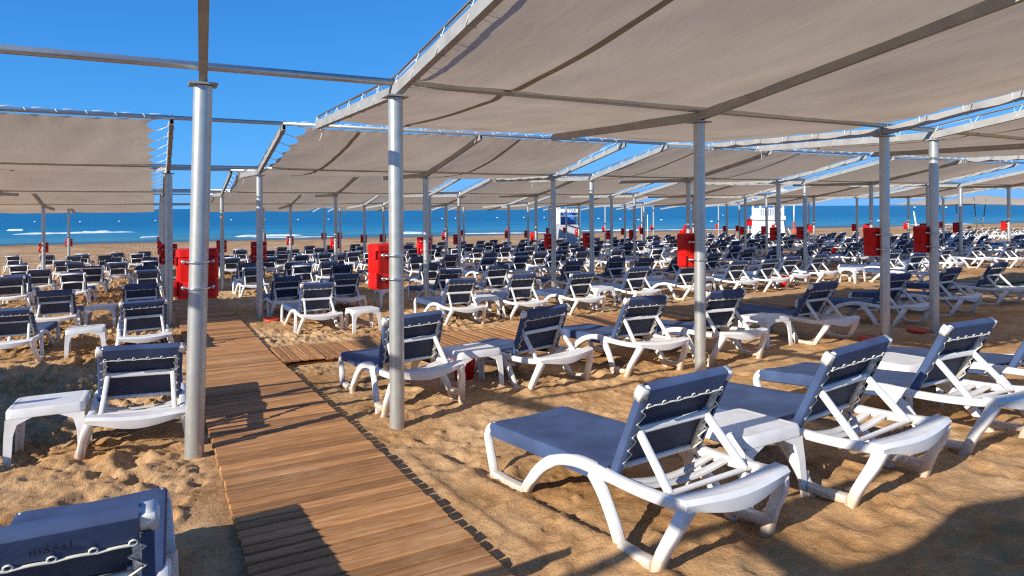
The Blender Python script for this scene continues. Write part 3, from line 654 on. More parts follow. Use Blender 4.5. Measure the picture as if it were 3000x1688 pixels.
# ------------------------------------------------------------------ sun loungers
LL, WW, HS = 1.735, .54, .30
HY, BL, BA = -.342, .471, .984
def bk(x, s, t):                                                          # backrest coordinates to lounger coordinates
    return (x, HY - s * math.cos(BA) - t * math.sin(BA), HS + .004 + s * math.sin(BA) - t * math.cos(BA))
def sling_panel(mb, rows, cols_, fn): mb.grid([[fn(i / (rows - 1), j / (cols_ - 1)) for j in range(cols_)] for i in range(rows)])
def lounger_frame(n, far=False):
    """list of (part name, MB) of the white moulded frame"""
    parts = []
    k = 1 if far else 3
    def rail(s):
        mb = MB(); x = s * .268
        path = [(x, -.845, .272), (x, -.70, .262), (x, -.5, .262), (x, -.32, .272), (x, -.15, .283), (x, .0, .268), (x, .13, .232), (x, .25, .172), (x + s * .01, .35, .092), (x + s * .02, .415, .02), (x + s * .022, .43, -.06)]
        mb.sweep(smooth_path(path, k), (1, 0, 0), .046, [.045] * (3 * k) + [.054] * (3 * k) + [.062] * (2 * k) + [.056] * (2 * k + 1), n)
        return mb
    def fleg(s):
        mb = MB(); x = s * .268
        xi = s * .236
        path = [(xi, .16, .262), (xi, .50, .272), (xi, .74, .278), (s * .25, .838, .276), (x, .872, .225), (x + s * .006, .855, .16), (x + s * .016, .81, .05), (x + s * .02, .78, -.05)]
        a = .05
        mb.sweep(smooth_path(path, k), (1, 0, 0), [.044] * (7 * k + 1), [(.035 if q < 2 * k else .050) for q in range(7 * k + 1)], n)
        mb.sweep([(x + s * .018, .80, .018), (x + s * .02, .60, .014), (x + s * .02, .41, .018)], (1, 0, 0), .058, .04, n)
        return mb
    def rleg(s):
        mb = MB(); x = s * .268
        p1 = smooth_path([(x, -.225, .265), (x + s * .012, -.30, .20), (x + s * .035, -.40, .09), (x + s * .055, -.485, -.06)], k)
        mb.sweep(p1, (1, 0, 0), .044, [.088 - .034 * min(1, i / (len(p1) * .45)) for i in range(len(p1))], n)
        p2 = smooth_path([(x - s * .008, -.832, .262), (x + s * .02, -.80, .19), (x + s * .042, -.72, .07), (x + s * .058, -.655, -.06)], k)
        mb.sweep(p2, (1, 0, 0), .050, [.066 - .018 * min(1, i / (len(p2) * .5)) for i in range(len(p2))], n)
        mb.sweep([(x + s * .05, -.465, .018), (x + s * .055, -.57, .014), (x + s * .058, -.68, .020)], (1, 0, 0), .056, .042, n)
        return mb
    for s in (-1, 1): parts.append(('side_rail', rail(s)))
    for s in (-1, 1): parts.append(('front_leg', fleg(s)))
    for s in (-1, 1): parts.append(('rear_leg', rleg(s)))
    mb = MB(); rows = []; N = 7 if far else 17
    for i in range(N):
        t = -1 + 2 * i / (N - 1); x = .288 * t; yo = -.862 - .026 * (1 - t * t); zt = .300 - .014 * (1 - t * t) ** 2; zb = .251 - .042 * (1 - t * t) ** 2 + .006 * abs(t) ** 6
        yi = -.79 - .012 * (1 - t * t)
        rows.append([(x, yo + .006, zb), (x, yo, zb + .02), (x, yo - .004, zt - .02), (x, yo + .010, zt), (x, yi, zt + .003), (x, yi, zt - .02), (x, yo + .03, zt - .024), (x, yo + .022, zb), (x, yo + .006, zb)])
    mb.grid(rows); mb.add(rows[0][:-1], [tuple(range(8))], False); mb.add(rows[-1][:-1], [tuple(range(7, -1, -1))], False)
    parts.append(('rear_rail', mb))
    if not far:
        for yy, sg_ in ((-.44, .035), (-.53, .028)):
            mb = MB(); mb.sweep([(-.25 + .5 * i / 10, yy - .01, .268 - sg_ * math.sin(PI * i / 10)) for i in range(11)], (0, 1, 0), .045, .016, 8); parts.append(('cross_slat', mb))
    return parts
def prop_mb(n):
    mb = MB(); piv = bk(0, BL * .50, .03); 
    top = (piv[1], piv[2]); bot = (-.685, .262)
    for s in (-1, 1):
        mb.sweep([(s * .196, top[0], top[1]), (s * .205, (top[0] + bot[0]) / 2, (top[1] + bot[1]) / 2), (s * .215, bot[0], bot[1])], (1, 0, 0), .030, .034, n)
        mb.tube([(s * .19, top[0] + .012, top[1] + .004), (s * .235, top[0] + .012, top[1] + .004)], .020, 8)
    mb.sweep([(-.205, top[0] - .006, top[1]), (0, top[0] - .006, top[1]), (.205, top[0] - .006, top[1])], (0, 1, 0), .024, .034, n)
    mb.tube([(-.24, bot[0], bot[1] + .004), (.24, bot[0], bot[1] + .004)], .013, 8)
    return mb
def back_frame_mb():
    mb = MB()
    for s in (-1, 1):
        mb.tube([bk(s * .222, q * BL, .022) for q in (-.02, .5, 1.0)], .019, 8)
        mb.sweep([bk(s * .243, BL - .055, .022), bk(s * .243, BL - .02, .022), bk(s * .240, BL + .004, .022)], (1, 0, 0), [.046, .05, .042], [.044, .046, .042], 12, pw=.3)
    mb.tube([bk(-.23, BL - .012, .022), bk(.23, BL - .012, .022)], .017, 8)
    mb.tube([bk(-.22, .01, .02), bk(.22, .01, .02)], .014, 8)
    return mb
def back_sling_mb(hi=True):
    mb = MB()
    X = .252
    prof = [(-.226, .049), (-X + .006, .047), (-X - .002, .040), (-X - .003, .006), (-X + .008, -.002), (-.20, -.003), (-.1, .004), (0, .007), (.1, .004), (.20, -.003), (X - .008, -.002), (X + .003, .006), (X + .002, .040), (X - .006, .047), (.226, .049)]
    ns = 9 if hi else 3
    mb.grid([[bk(x + (.002 * math.sin(s_ * 29) if abs(x) < .24 and hi and t > .03 else 0), s_ * (BL - .05), t) for x, t in prof] for s_ in [i / (ns - 1) for i in range(ns)]], flip=True)
    mb.grid([[bk(x, s_ * (BL - .03), .012 + .003 * (1 - abs(x) / .2)) for x in (-.2, -.1, 0, .1, .2)] for s_ in (0, .5, 1)], flip=True, mi=1)  # recessed rear sheet in the darker navy, its shade painted in
    # upper part wraps over the top bar and hangs down the rear as a scalloped flap
    nx = 45 if hi else 9; rows = []
    SS = [(BL - .055, -.002), (BL - .01, -.003), (BL + .008, .002), (BL + .013, .012), (BL + .012, .036), (BL + .004, .046), (BL - .02, .049), (BL - .052, .050), (BL - .082, .051)]
    for i in range(nx):
        t = -1 + 2 * i / (nx - 1); x = .222 * t; row = []
        for k, (s_, tt) in enumerate(SS):
            q = s_
            if k == len(SS) - 1: q = s_ + .009 * abs(math.sin(PI * (i / (nx - 1)) * 5)) if hi else s_ + .006
            row.append(bk(x, q, tt))
        rows.append(row)
    mb.grid(rows)
    return mb
def cord_mb(r=.0038):
    mb = MB(); pts = []
    for i in range(41):
        t = -1 + i / 20; u_ = (i / 40) * 5
        s_ = BL - .082 + .009 * abs(math.sin(PI * u_)) - .003 - .004 * abs(math.sin(PI * u_)); pts.append(bk(.222 * t, s_, .054))
    mb.tube(pts, r, 6)
    for k in range(6):
        x = -.21 + .084 * k; p = [bk(x + .009 * math.cos(a), BL - .074 + .009 * math.sin(a), .0535) for a in [2 * PI * q / 10 for q in range(10)]]
        mb.tube(p, .0028, 5, closed=True)
    for s in (-1, 1):
        z = []
        for i in range(11):
            q = BL * (.06 + .80 * i / 10); z.append(bk(s * (.236 if i % 2 else .198), q, .047 if i % 2 else .043))
        mb.tube(z, r, 5)
    return mb
def seat_sling_mb(hi=True):
    mb = MB(); X = .272
    prof = [(-X + .014, .218), (-X, .226), (-X - .003, .290), (-X + .006, .303), (-X + .03, .306), (-.2, .305), (-.1, .300), (0, .297), (.1, .300), (.2, .305), (X - .03, .306), (X - .006, .303), (X + .003, .290), (X, .226), (X - .014, .218)]
    ny = 15 if hi else 5; rows = []
    for i in range(ny):
        t = i / (ny - 1); y = HY + .015 + (.812 - HY) * t
        if t > .98: pass
        rows.append([(x, y, z + (.012 * (1 - abs(2 * t - 1)) * (-1) * max(0, 1 - (x / .2) ** 2) if z > .29 else 0)) for x, z in prof])
    y = .832; rows.append([(x * .995, y, z - .006 if z > .28 else z) for x, z in prof]); rows.append([(x * .985, y + .018, z - .022 if z > .28 else z + .004) for x, z in prof]); rows.append([(x * .98, y + .024, min(z, .262)) for x, z in prof])
    mb.grid(rows); return mb
def make_lounger(label, lod):
    t = thing('sun_lounger', label, 'sun lounger', (0, 0, 0), group='navy sling sun loungers')
    n = 12 if lod == 0 else 8
    if lod < 2:
        for nm, mb in lounger_frame(n): mb.build(nm, M['plastic'], t, 28 if nm == 'rear_rail' else 50)
        prop_mb(n).build('prop_frame', M['plastic'], t, 50)
        bf = back_frame_mb().build('backrest_frame', M['plastic'], t)
        back_sling_mb(True).build('backrest_sling', [M['sling'], M['sling_shaded']], t, 42)
        cord_mb(.0042 if lod == 0 else .0034).build('lacing_cord', M['cord'], t)
        seat_sling_mb(True).build('seat_sling', M['sling'], t, 42)
    else:
        mb = MB()
        for nm, q in lounger_frame(6, True): mb.add(q.v, q.f, True)
        q = prop_mb(5); mb.add(q.v, q.f, True); q = back_frame_mb(); mb.add(q.v, q.f, True)
        mb.build('frame', M['plastic_far'], t)
        back_sling_mb(False).build('backrest_sling', [M['sling'], M['sling_shaded']], t)
        mb = MB(); q = seat_sling_mb(False); mb.add(q.v, q.f); mb.build('seat_sling', M['sling'], t)
    return t
FIT = [(2.052, 2.712, .093, .008, -.11, -.039, 'navy sling lounger nearest the viewer, right of the boardwalk, standing in full sun'),
 (3.207, 2.694, .126, .029, -.10, -.062, 'navy lounger just right of the nearest one, white table between them'),
 (4.407, 2.773, .108, -.017, -.121, 0, 'third navy lounger from the boardwalk in the nearest right-hand rank'),
 (5.62, 2.80, .10, .0, -.11, 0, 'navy lounger cut by the right edge of the photo in the nearest rank'),
 (1.865, 5.60, -.02, -.002, -.101, -.046, 'navy lounger partly hidden behind the steel post right of the boardwalk, second rank'),
 (3.108, 5.682, -.08, .092, -.113, -.05, 'navy lounger in second rank right of the boardwalk, white table touching its left side'),
 (4.215, 5.617, -.027, -.02, -.073, .009, 'third navy lounger from the boardwalk, second rank, just left of a steel post'),
 (5.256, 5.551, -.043, -.066, -.102, .005, 'navy lounger half hidden by the middle post of the front canopy, second rank'),
 (7.014, 5.776, -.05, .021, -.037, -.004, 'shaded navy lounger with white table on its left, second rank right of the middle post'),
 (-.106, 5.754, -.044, -.015, -.02, .041, 'navy lounger left of the front boardwalk post with white table beside it'),
 (-.25, 2.46, .115, -.02, -.070, .0, 'navy lounger in the bottom left corner, seen from behind with stitched hem marking'),
 (-1.55, 5.72, -.05, 0, -.03, 0, 'navy lounger at the far left edge of the photo, left of the white table')]
MEAS = {
(0,560):[(75,260,805),(505,645,800),(960,1105,780),(830,1000,812),(715,850,865),(840,1060,890),(510,720,905),(340,605,975),(15,370,1045),(755,1095,1025),(1020,1270,955),(1235,1390,805),(1395,1550,765),(1630,1785,780),(1735,1880,755),(1790,1955,830),(1330,1480,850),(1375,1590,885),(1790,1960,870),(1680,1975,985),(440,910,1225),(1580,2040,1175),(1510,2040,1370),(-160,430,1425)],
(500,560):[(495,610,725),(785,920,720),(810,960,735),(700,830,825),(1190,1280,735),(1190,1285,815),(860,1060,900),(910,1160,950),(1350,1450,700),(1480,1600,720),(1670,1790,685),(1810,1920,710),(1550,1700,800),(1415,1540,780),(1880,1980,775),(2060,2140,790),(1430,1640,880),(1540,1770,925),(1980,2150,870),(2045,2260,925),(2255,2370,665),(2330,2430,690),(2230,2340,755),(2335,2480,790),(1280,1620,1070),(1640,2045,1180),(2050,2340,1040)],
(1000,560):[(820,910,650),(1085,1175,665),(1230,1330,635),(1180,1290,705),(1485,1550,630),(1550,1640,655),(1690,1785,620),(1865,1955,610),(1805,1900,640),(1935,2005,665),(2040,2110,625),(1660,1780,710),(2000,2115,700),(1750,1920,830),(1400,1510,720),(2180,2325,755),(2160,2325,810),(2235,2330,605),(2300,2390,625),(1065,1195,895),(1120,1375,985),(1340,1690,1110),(740,1000,1110),(1860,2095,950),(2150,2460,1060)],
(1400,560):[(975,1060,605),(1040,1135,640),(1160,1260,660),(1480,1575,620),(1440,1530,690),(1230,1390,755),(785,870,760),(930,1030,790),(1665,1770,575),(1680,1770,605),(1680,1835,730),(1870,1925,580),(1960,2035,620),(2125,2205,560),(2200,2285,575),(2175,2290,625),(2340,2410,545),(2365,2460,625),(1850,1925,650),(1110,1345,890),(1660,1870,855),(2010,2210,840),(1190,1485,1020)],
(1900,560):[(720,815,525),(740,840,575),(920,975,515),(1030,1110,535),(935,1060,580),(770,905,650),(1025,1165,620),(1215,1300,525),(1385,1480,515),(1240,1360,600),(1455,1600,575),(1660,1780,570),(1770,1850,540),(1920,2040,520),(2080,2150,540),(1180,1360,740),(720,930,780),(1040,1250,870),(1430,1650,850),(1980,2120,670),(2175,2330,680),(2270,2360,520),(2040,2250,790)],
(2400,560):[(250,350,525),(420,510,505),(340,420,590),(370,510,650),(1020,1135,525),(990,1150,610),(900,1070,750),(1200,1370,790),(1510,1620,510),(1680,1770,510),(1890,1980,500),(1500,1635,590),(1790,1900,585),(2030,2120,560),(1550,1700,700),(1880,2030,665),(2330,2480,660),(2450,2557,550),(880,1190,1030),(1510,1850,960),(2100,2460,890)]}
FWG = np.linspace(1, 90, 30000)
def solve(x, y, dz):
    c, s = math.cos(-.0051), math.sin(-.0051); X = x - 1500; Y = y - 607.3
    X, Y = c * X + s * Y, -s * X + c * Y
    rt = X / F * FWG; z = CAMH - Y / F * FWG; u = FWG * CT - rt * ST; v = rt * CT + FWG * ST
    e = z - (np.interp(u, UP, ZP) + dz); i = int(np.argmax(e < 0))
    return float(v[i]), float(u[i]), float(FWG[i])
spots = []
for (ox, oy), L in MEAS.items():
    for a, b, t in L:
        v, u, fw = solve(ox + (a + b) / 2 / 4.2617, oy + t / 4.2617, .70)
        u += .60
        if any(abs(v - p[0]) < .72 and abs(u - p[1]) < 1.0 for p in spots): continue
        if any(abs(v - p[0]) < .8 and abs(u - p[1]) < 1.2 for p in FIT): continue
        spots.append((v, u))
# ranks
RK = [2.7, 5.65, 10.4, 12.9, 17.4, 20.0, 24.6, 27.2, 31.4, 33.8]
if True:
    us = sorted(p[1] for p in spots); print('u list', [round(q, 1) for q in us])
def rank_of(u): return min(range(len(RK)), key=lambda i: abs(RK[i] - u))
ranks = {i: [] for i in range(len(RK))}
for v, u in spots: ranks[rank_of(u)].append((v, u))
# ranks run on behind the things that hide them: fill gaps wider than two loungers
VMAX = [6, 13.5, 24, 30, 38.5, 39.5, 39.5, 39.5, 37, 37]
posts = [(v, ROWU[r]) for r, b in BUILT for v in cols(r, b)]
for i in range(2, len(RK)):
    L = sorted(ranks[i]); med = RK[i]; add = []
    edge = [(-4.0 if i < 4 else -5, med)] + L + [(VMAX[i], med)]
    for (a, ua), (b, ub) in zip(edge, edge[1:]):
        n = int((b - a) / 1.12) - 1
        for k in range(n):
            v = a + (b - a) * (k + 1) / (n + 1)
            if -.1 + (-.35) < v - .79 < .9 and med < 17: continue
            if .0 < v < 1.6: continue
            u = ua + (ub - ua) * (k + 1) / (n + 1) + random.uniform(-.12, .12)
            fw = u * CT + v * ST; rt = v * CT - u * ST
            if abs(rt / fw) > .80: continue
            add.append((v, u))
    ranks[i] = L + add
inst = {}
jobs = []
for (v, u, z, rz, pit, rl, lab) in FIT: jobs.append((v, u, z + .012, rz, pit, rl, lab))
for i in range(len(RK)):
    L = sorted(ranks[i]); left = [p for p in L if p[0] < .33][::-1]; right = [p for p in L if p[0] >= .33]
    nearer = {2: 4, 1: 8}.get(i, 0)
    for side, S in (('left', left), ('right', right)):
        for k, (v, u) in enumerate(S):
            for pv, pu in posts:
                if abs(v - pv) < .36 and abs(u - pu) < .95: v = pv + (.40 if v > pv else -.40)
            sl = (gbase(v, u + .6) - gbase(v, u - .6)) / 1.2
            if i == 1: lab = 'shaded navy lounger right of the middle post, ' + ORD[k + 1] + ' from the far right end of the second rank'
            else: lab = 'navy sling lounger, ' + ORD[k + 1] + ' ' + side + ' of the boardwalk in the ' + ORD[i + 1] + ' rank from the front'
            if i == 1: lab = 'shaded navy lounger, ' + ORD[k + 1] + ' beyond the table right of the middle post, second rank'
            jobs.append((v, u, gbase(v, u) + .005, random.uniform(-.05, .05), math.atan(sl), random.uniform(-.015, .015), lab))
LOC = []
for v, u, z, rz, pit, rl, lab in jobs:
    lod = 0 if u < 8 else (1 if u < 15 else 2)
    LOC.append((v, u))
    # pitch about the lounger's own cross axis, then yaw
    rot = (pit, rl, rz)
    if lod not in inst:
        inst[lod] = make_lounger(lab, lod); inst[lod].location = (v, u, z); inst[lod].rotation_euler = rot
    else:
        r_ = dup(inst[lod], (v, u, z), rot, lab)
        if lod > 0 and random.random() < .4:                              # backrests are not all set to the same notch
            an = random.choice((-.14, -.08, .07, .12)); hp = Vector((0, HY, HS)); Rm = Matrix.Rotation(an, 3, 'X')
            for c in r_.children:
                if c.name.startswith(('backrest', 'lacing')): c.rotation_euler = (an, 0, 0); c.location = hp - Rm @ hp
print('loungers', len(jobs))
# stitched marking on the hem of the corner lounger
cl = [o for o in C.objects if o.get('label', '').startswith('navy lounger in the bottom left')][0]
tx = bpy.data.curves.new('hem_marking', 'FONT'); tx.body = 'm55a1'; tx.size = .034; tx.extrude = .0006; tx.align_x = 'CENTER'
to = bpy.data.objects.new('hem_marking', tx); C.objects.link(to)
dg = bpy.context.evaluated_depsgraph_get(); tm = bpy.data.meshes.new_from_object(to.evaluated_get(dg)); bpy.data.objects.remove(to)
tm.materials.append(mat('navy_thread', (.012, .016, .05), .7))
tob = bpy.data.objects.new('hem_marking', tm); C.objects.link(tob); tob.parent = cl
ex = Vector((1, 0, 0)); p0 = Vector(bk(.045, BL - .048, .0535)); es = (Vector(bk(0, 1, 0)) - Vector(bk(0, 0, 0))); en = ex.cross(es)
tob.matrix_local = Matrix.Translation(p0) @ Matrix((ex, es, en)).transposed().to_4x4()

# ------------------------------------------------------------------ white loungers with beige slings, far right
wl = None; k = 0
for row, (d0, dn) in enumerate(((0, 11), (2.6, 11), (5.4, 10))):
    for j in range(dn):
        v = 46.5 + j * 1.55 + row * .7 + random.uniform(-.2, .2); u = 23.5 + d0 + j * .35 + random.uniform(-.3, .3)
        lab = 'white lounger with beige sling, ' + ORD[j + 1] + ' from left in the ' + ('nearest', 'middle', 'farthest')[row] + ' far right rank'
        z = gbase(v, u) + .01
        if wl is None:
            wl = thing('beige_lounger', lab, 'sun lounger', (v, u, z), group='white and beige loungers far right')
            mb = MB()
            for nm, q in lounger_frame(6, True): mb.add(q.v, q.f, True)
            q = prop_mb(5); mb.add(q.v, q.f, True); q = back_frame_mb(); mb.add(q.v, q.f, True); mb.build('frame', M['plastic_far'], wl)
            back_sling_mb(False).build('backrest_sling', [M['beige_sling'], M['beige_sling']], wl)
            mb = MB(); q = seat_sling_mb(False); mb.add(q.v, q.f); mb.build('seat_sling', M['beige_sling'], wl)
        else: dup(wl, (v, u, z), (0, 0, random.uniform(-.3, .1)), lab)

# ------------------------------------------------------------------ side tables
def make_table(label):
    t = thing('side_table', label, 'table', (0, 0, 0), group='white plastic side tables')
    mb = MB(); W, D, H = .42, .40, .37
    def rr(w, d, z, r=.03, n=5):
        return [(cx + r * math.cos(a0 + k * PI / 2 / (n - 1)), cy + r * math.sin(a0 + k * PI / 2 / (n - 1)), z) for cx, cy, a0 in ((w/2 - r, d/2 - r, 0), (-w/2 + r, d/2 - r, PI/2), (-w/2 + r, -d/2 + r, PI), (w/2 - r, -d/2 + r, 1.5 * PI)) for k in range(n)]
    prof = [(W - .012, D - .012, H - .065), (W, D, H - .06), (W, D, H - .018), (W - .012, D - .012, H - .004), (W - .04, D - .04, H), (W - .06, D - .06, H - .004), (W - .075, D - .075, H - .004)]
    vs = []; fs = []; n = 20
    for w, d, z in prof: vs += rr(w, d, z)
    for i in range(len(prof) - 1):
        for k in range(n): k2 = (k + 1) % n; fs.append((i * n + k, i * n + k2, (i + 1) * n + k2, (i + 1) * n + k))
    fs.append(tuple((len(prof) - 1) * n + k for k in range(n)))
    mb.add(vs, fs, True)
    mb.grid([[( -.19 + .38 * i / 4, -.18 + .36 * j / 4, H - .03) for j in range(5)] for i in range(5)], flip=True)
    mb.build('table_top', M['plastic'], t, 40)
    for sx in (-1, 1):
        for sy in (-1, 1):
            l = MB(); x0, y0 = sx * (W/2 - .004), sy * (D/2 - .004)
            def ring(z, w, o):
                ax, ay = sx * (W/2 - .001 + o), sy * (D/2 - .001 + o)
                return [(ax, ay, z), (ax - sx * w, ay, z), (ax - sx * w, ay - sy * .012, z), (ax - sx * .012, ay - sy * .012, z), (ax - sx * .012, ay - sy * w, z), (ax, ay - sy * w, z)]
            R = [ring(-.06, .040, .012), ring(.2, .047, .006), ring(H - .10, .062, .002), ring(H - .062, .14, .0005)]
            vs = [p for q in R for p in q]; fs = []
            for i in range(3):
                for k in range(6):
                    f = (i * 6 + k, i * 6 + (k + 1) % 6, (i + 1) * 6 + (k + 1) % 6, (i + 1) * 6 + k); fs.append(f if sx * sy < 0 else f[::-1])
            l.add(vs, fs, False); l.build('leg', M['plastic'], t)
    return t
TB = [(2.66, 2.43, .12, .02, 'white table between the two nearest loungers, right of the boardwalk'),
 (-.62, 5.32, -.03, -.02, 'white table left of the lounger by the front boardwalk post'),
 (2.50, 5.42, -.03, .03, 'white table between first and second loungers of the second rank, right of the boardwalk'),
 (6.28, 5.42, -.05, .02, 'shaded white table left of the lounger beyond the middle post, second rank'),
 (5.0, 3.05, .06, .0, 'white table between the last two loungers of the nearest rank, right edge'),
 (-.78, 9.95, -.26, .03, 'white table left of the boardwalk, just behind the cross path'),
 (-.78, 12.7, -.33, -.05, 'white table between the first two loungers of the fourth rank, left side'),
 (2.74, 9.82, -.27, .05, 'white table between first two loungers of the third rank, right side')]
t0 = None
extra = []
for i in range(2, len(RK)):
    L = sorted(ranks[i]); rgt = [p for p in L if p[0] > .4]
    for k in range(1, len(rgt) - 1, 2):
        (a, ua), (b, ub) = rgt[k], rgt[k + 1]
        if 1.0 < b - a < 2.6: extra.append(((a + b) / 2, (ua + ub) / 2 - .15, 'white table between the ' + ORD[k + 1] + ' and ' + ORD[k + 2] + ' loungers right of the boardwalk, ' + ORD[i + 1] + ' rank'))
for v, u, z, rz, lab in TB:
    if t0 is None: t0 = make_table(lab); t0.location = (v, u, z); t0.rotation_euler = (-.05, 0, rz)
    else: dup(t0, (v, u, z), (-.04, 0, rz), lab)
for v, u, lab in extra:
    if any(abs(v - q[0]) < .5 and abs(u - q[1]) < .9 for q in TB) or any(abs(v - p[0]) < .3 and abs(u - p[1]) < .4 for p in posts): continue
    if any(abs(v - q[0]) < .40 and abs(u - q[1]) < 1.0 for q in LOC): continue
    dup(t0, (v, u, gbase(v, u)), (-.03, 0, random.uniform(-.08, .08)), lab)

# ------------------------------------------------------------------ small red things on the sand
def disc(v, u, lab, n=[0]):
    mb = MB(); mb.lathe([(.10, -.02), (.135, .0), (.14, .022), (.125, .032), (.105, .022), (.02, .018)], (0, 0, 0), 20)
    o = mb.build('red_disc', M['red_rubber']); o.location = (v, u, gz(v, u) + .015); o.rotation_euler = (.06, .04, 0); tag(o, lab, 'disc', 'red plastic discs by the post feet')
disc(1.72, 11.75, 'flat red disc on the sand beside the post right of the boardwalk, second canopy row')
disc(7.42, 4.86, 'flat red disc at the foot of the third post right of the boardwalk')
disc(8.40, 4.88, 'flat red disc at the foot of the fourth post right of the boardwalk')
disc(8.85, 12.35, 'flat red disc on the sand by the fourth post, second canopy row')
def bin_(v, u, lab):
    t = thing('red_bin', lab, 'bin', (v, u, gbase(v, u)), group='small red bins under the loungers')
    mb = MB(); mb.lathe([(.09, .0), (.115, .26), (.11, .262), (.085, .02)], (0, 0, 0), 18); mb.build('bucket', M['red'], t)
    mb = MB(); mb.lathe([(.112, .256), (.124, .26), (.124, .28), (.112, .284)], (0, 0, 0), 18); mb.build('rim', M['red_rubber'], t)
bin_(2.62, 5.85, 'small red bin on the sand behind the white table of the second rank')
bin_(12.6, 10.3, 'small red bin among shaded loungers of the third rank')
bin_(27.2, 19.6, 'small red bin among loungers far right, sixth rank')
bin_(10.25, 15.9, 'small red bin beside a lounger near the white booth')

# ------------------------------------------------------------------ lifeguard booth and tower
v, u = pixd(1664, 45); g = gbase(v, u)
t = thing('beach_booth', 'white beach booth with grey lower wall and blue panel between posts', 'booth', (v, u, g), (0, 0, -.42))
mb = MB(); mb.box((0, 0, .70), (1.42, 1.3, 1.4)); mb.box((0, -.655, 1.32), (1.46, .03, .06)); mb.build('lower_wall', mat('grey_board', (.50, .50, .52), .6, noise=(4, .3, (.42, .42, .44))), t)
for sx in (-1, 1):
    for sy in (-1, 1):
        mb = MB(); mb.box((sx * .67, sy * .61, 2.12), (.10, .10, 1.46)); mb.build('corner_post', M['white_paint'], t)
mb = MB(); mb.box((0, .6, 1.80), (1.24, .03, .78)); mb.build('blue_panel', M['blue_panel'], t)
mb = MB(); mb.box((0, .57, 1.43), (1.24, .03, .07)); mb.build('red_strip', M['red'], t)
mb = MB(); mb.box((-.69, 0, 1.9), (.03, 1.1, .9)); 
for q in range(5): mb.box((-.71, -.48 + .24 * q, 1.95), (.02, .05, 1.0))
mb.build('side_wall', M['white_paint'], t)
mb = MB(); mb.box((0, -.62, 2.00), (1.24, .035, .03)); mb.build('rail', M['white_paint'], t)
mb = MB(); mb.box((0, -.63, 2.36), (1.24, .04, .24)); sb = mb.build('sign_board', M['white_paint'], t)
tx = bpy.data.curves.new('lettering', 'FONT'); tx.body = 'JE TAR'; tx.size = .27; tx.extrude = .003; tx.align_x = 'CENTER'
to = bpy.data.objects.new('lt', tx); C.objects.link(to); tm = bpy.data.meshes.new_from_object(to.evaluated_get(bpy.context.evaluated_depsgraph_get())); bpy.data.objects.remove(to)
tm.materials.append(M['dark_ink']); lo = bpy.data.objects.new('lettering', tm); C.objects.link(lo); lo.parent = sb; lo.location = (.05, -.655, 2.27); lo.rotation_euler = (PI / 2, 0, 0)
mb = MB(); mb.box((0, 0, 2.90), (1.8, 1.7, .10)); mb.box((0, 0, 2.99), (1.5, 1.4, .08)); mb.build('roof', M['white_paint'], t)
mb = MB(); mb.box((.2, .2, 2.55), (.5, .5, .02)); 
v, u = pixd(2249, 50); g = gbase(v, u)
t = thing('lifeguard_tower', 'tall white lifeguard tower with slatted railing on a sloping base', 'tower', (v, u, g), (0, 0, -.5))
def taper(mb, w0, d0, z0, w1, d1, z1):
    P = [(sx * w / 2, sy * d / 2, z) for w, d, z in ((w0, d0, z0), (w1, d1, z1)) for sx, sy in ((-1, -1), (1, -1), (1, 1), (-1, 1))]
    mb.add(P, [(3,2,1,0),(4,5,6,7),(0,1,5,4),(1,2,6,5),(2,3,7,6),(3,0,4,7)], False)
mb = MB(); taper(mb, 2.0, 1.9, 0, 1.72, 1.62, 1.55); mb.build('base', M['white_paint'], t)
mb = MB(); mb.box((0, 0, 1.70), (1.95, 1.85, .30)); mb.build('deck', M['white_paint'], t)
mb = MB()
for q in range(14):
    a = -.86 + 1.72 * q / 13
    for sy in (-.85, .85): mb.box((a, sy, 2.12), (.055, .04, .54))
    for sx in (-.88, .88): mb.box((sx, a * .94, 2.12), (.04, .055, .54))
for sy in (-.85, .85): mb.box((0, sy, 2.42), (1.8, .06, .06))
for sx in (-.88, .88): mb.box((sx, 0, 2.42), (.06, 1.62, .06))
mb.build('railing', M['white_paint'], t)
for sx in (-1, 1):
    for sy in (-1, 1): mb = MB(); mb.box((sx * .84, sy * .78, 2.75), (.11, .11, 1.80)); mb.build('roof_post', M['white_paint'], t)
mb = MB(); taper(mb, 2.3, 2.2, 3.65, 2.3, 2.2, 3.75); taper(mb, 2.2, 2.1, 3.752, .4, .4, 4.2); mb.build('roof', M['white_paint'], t)
mb = MB()
for sx in (-.28, .28): mb.tube([(1.9, sx, 0), (1.0, sx, 1.6)], .04, 6)
for q in range(6): mb.box((1.9 - .9 * (q + .7) / 6.5, 0, 1.6 * (q + .7) / 6.5), (.16, .56, .035))
mb.build('ladder', M['white_paint'], t)

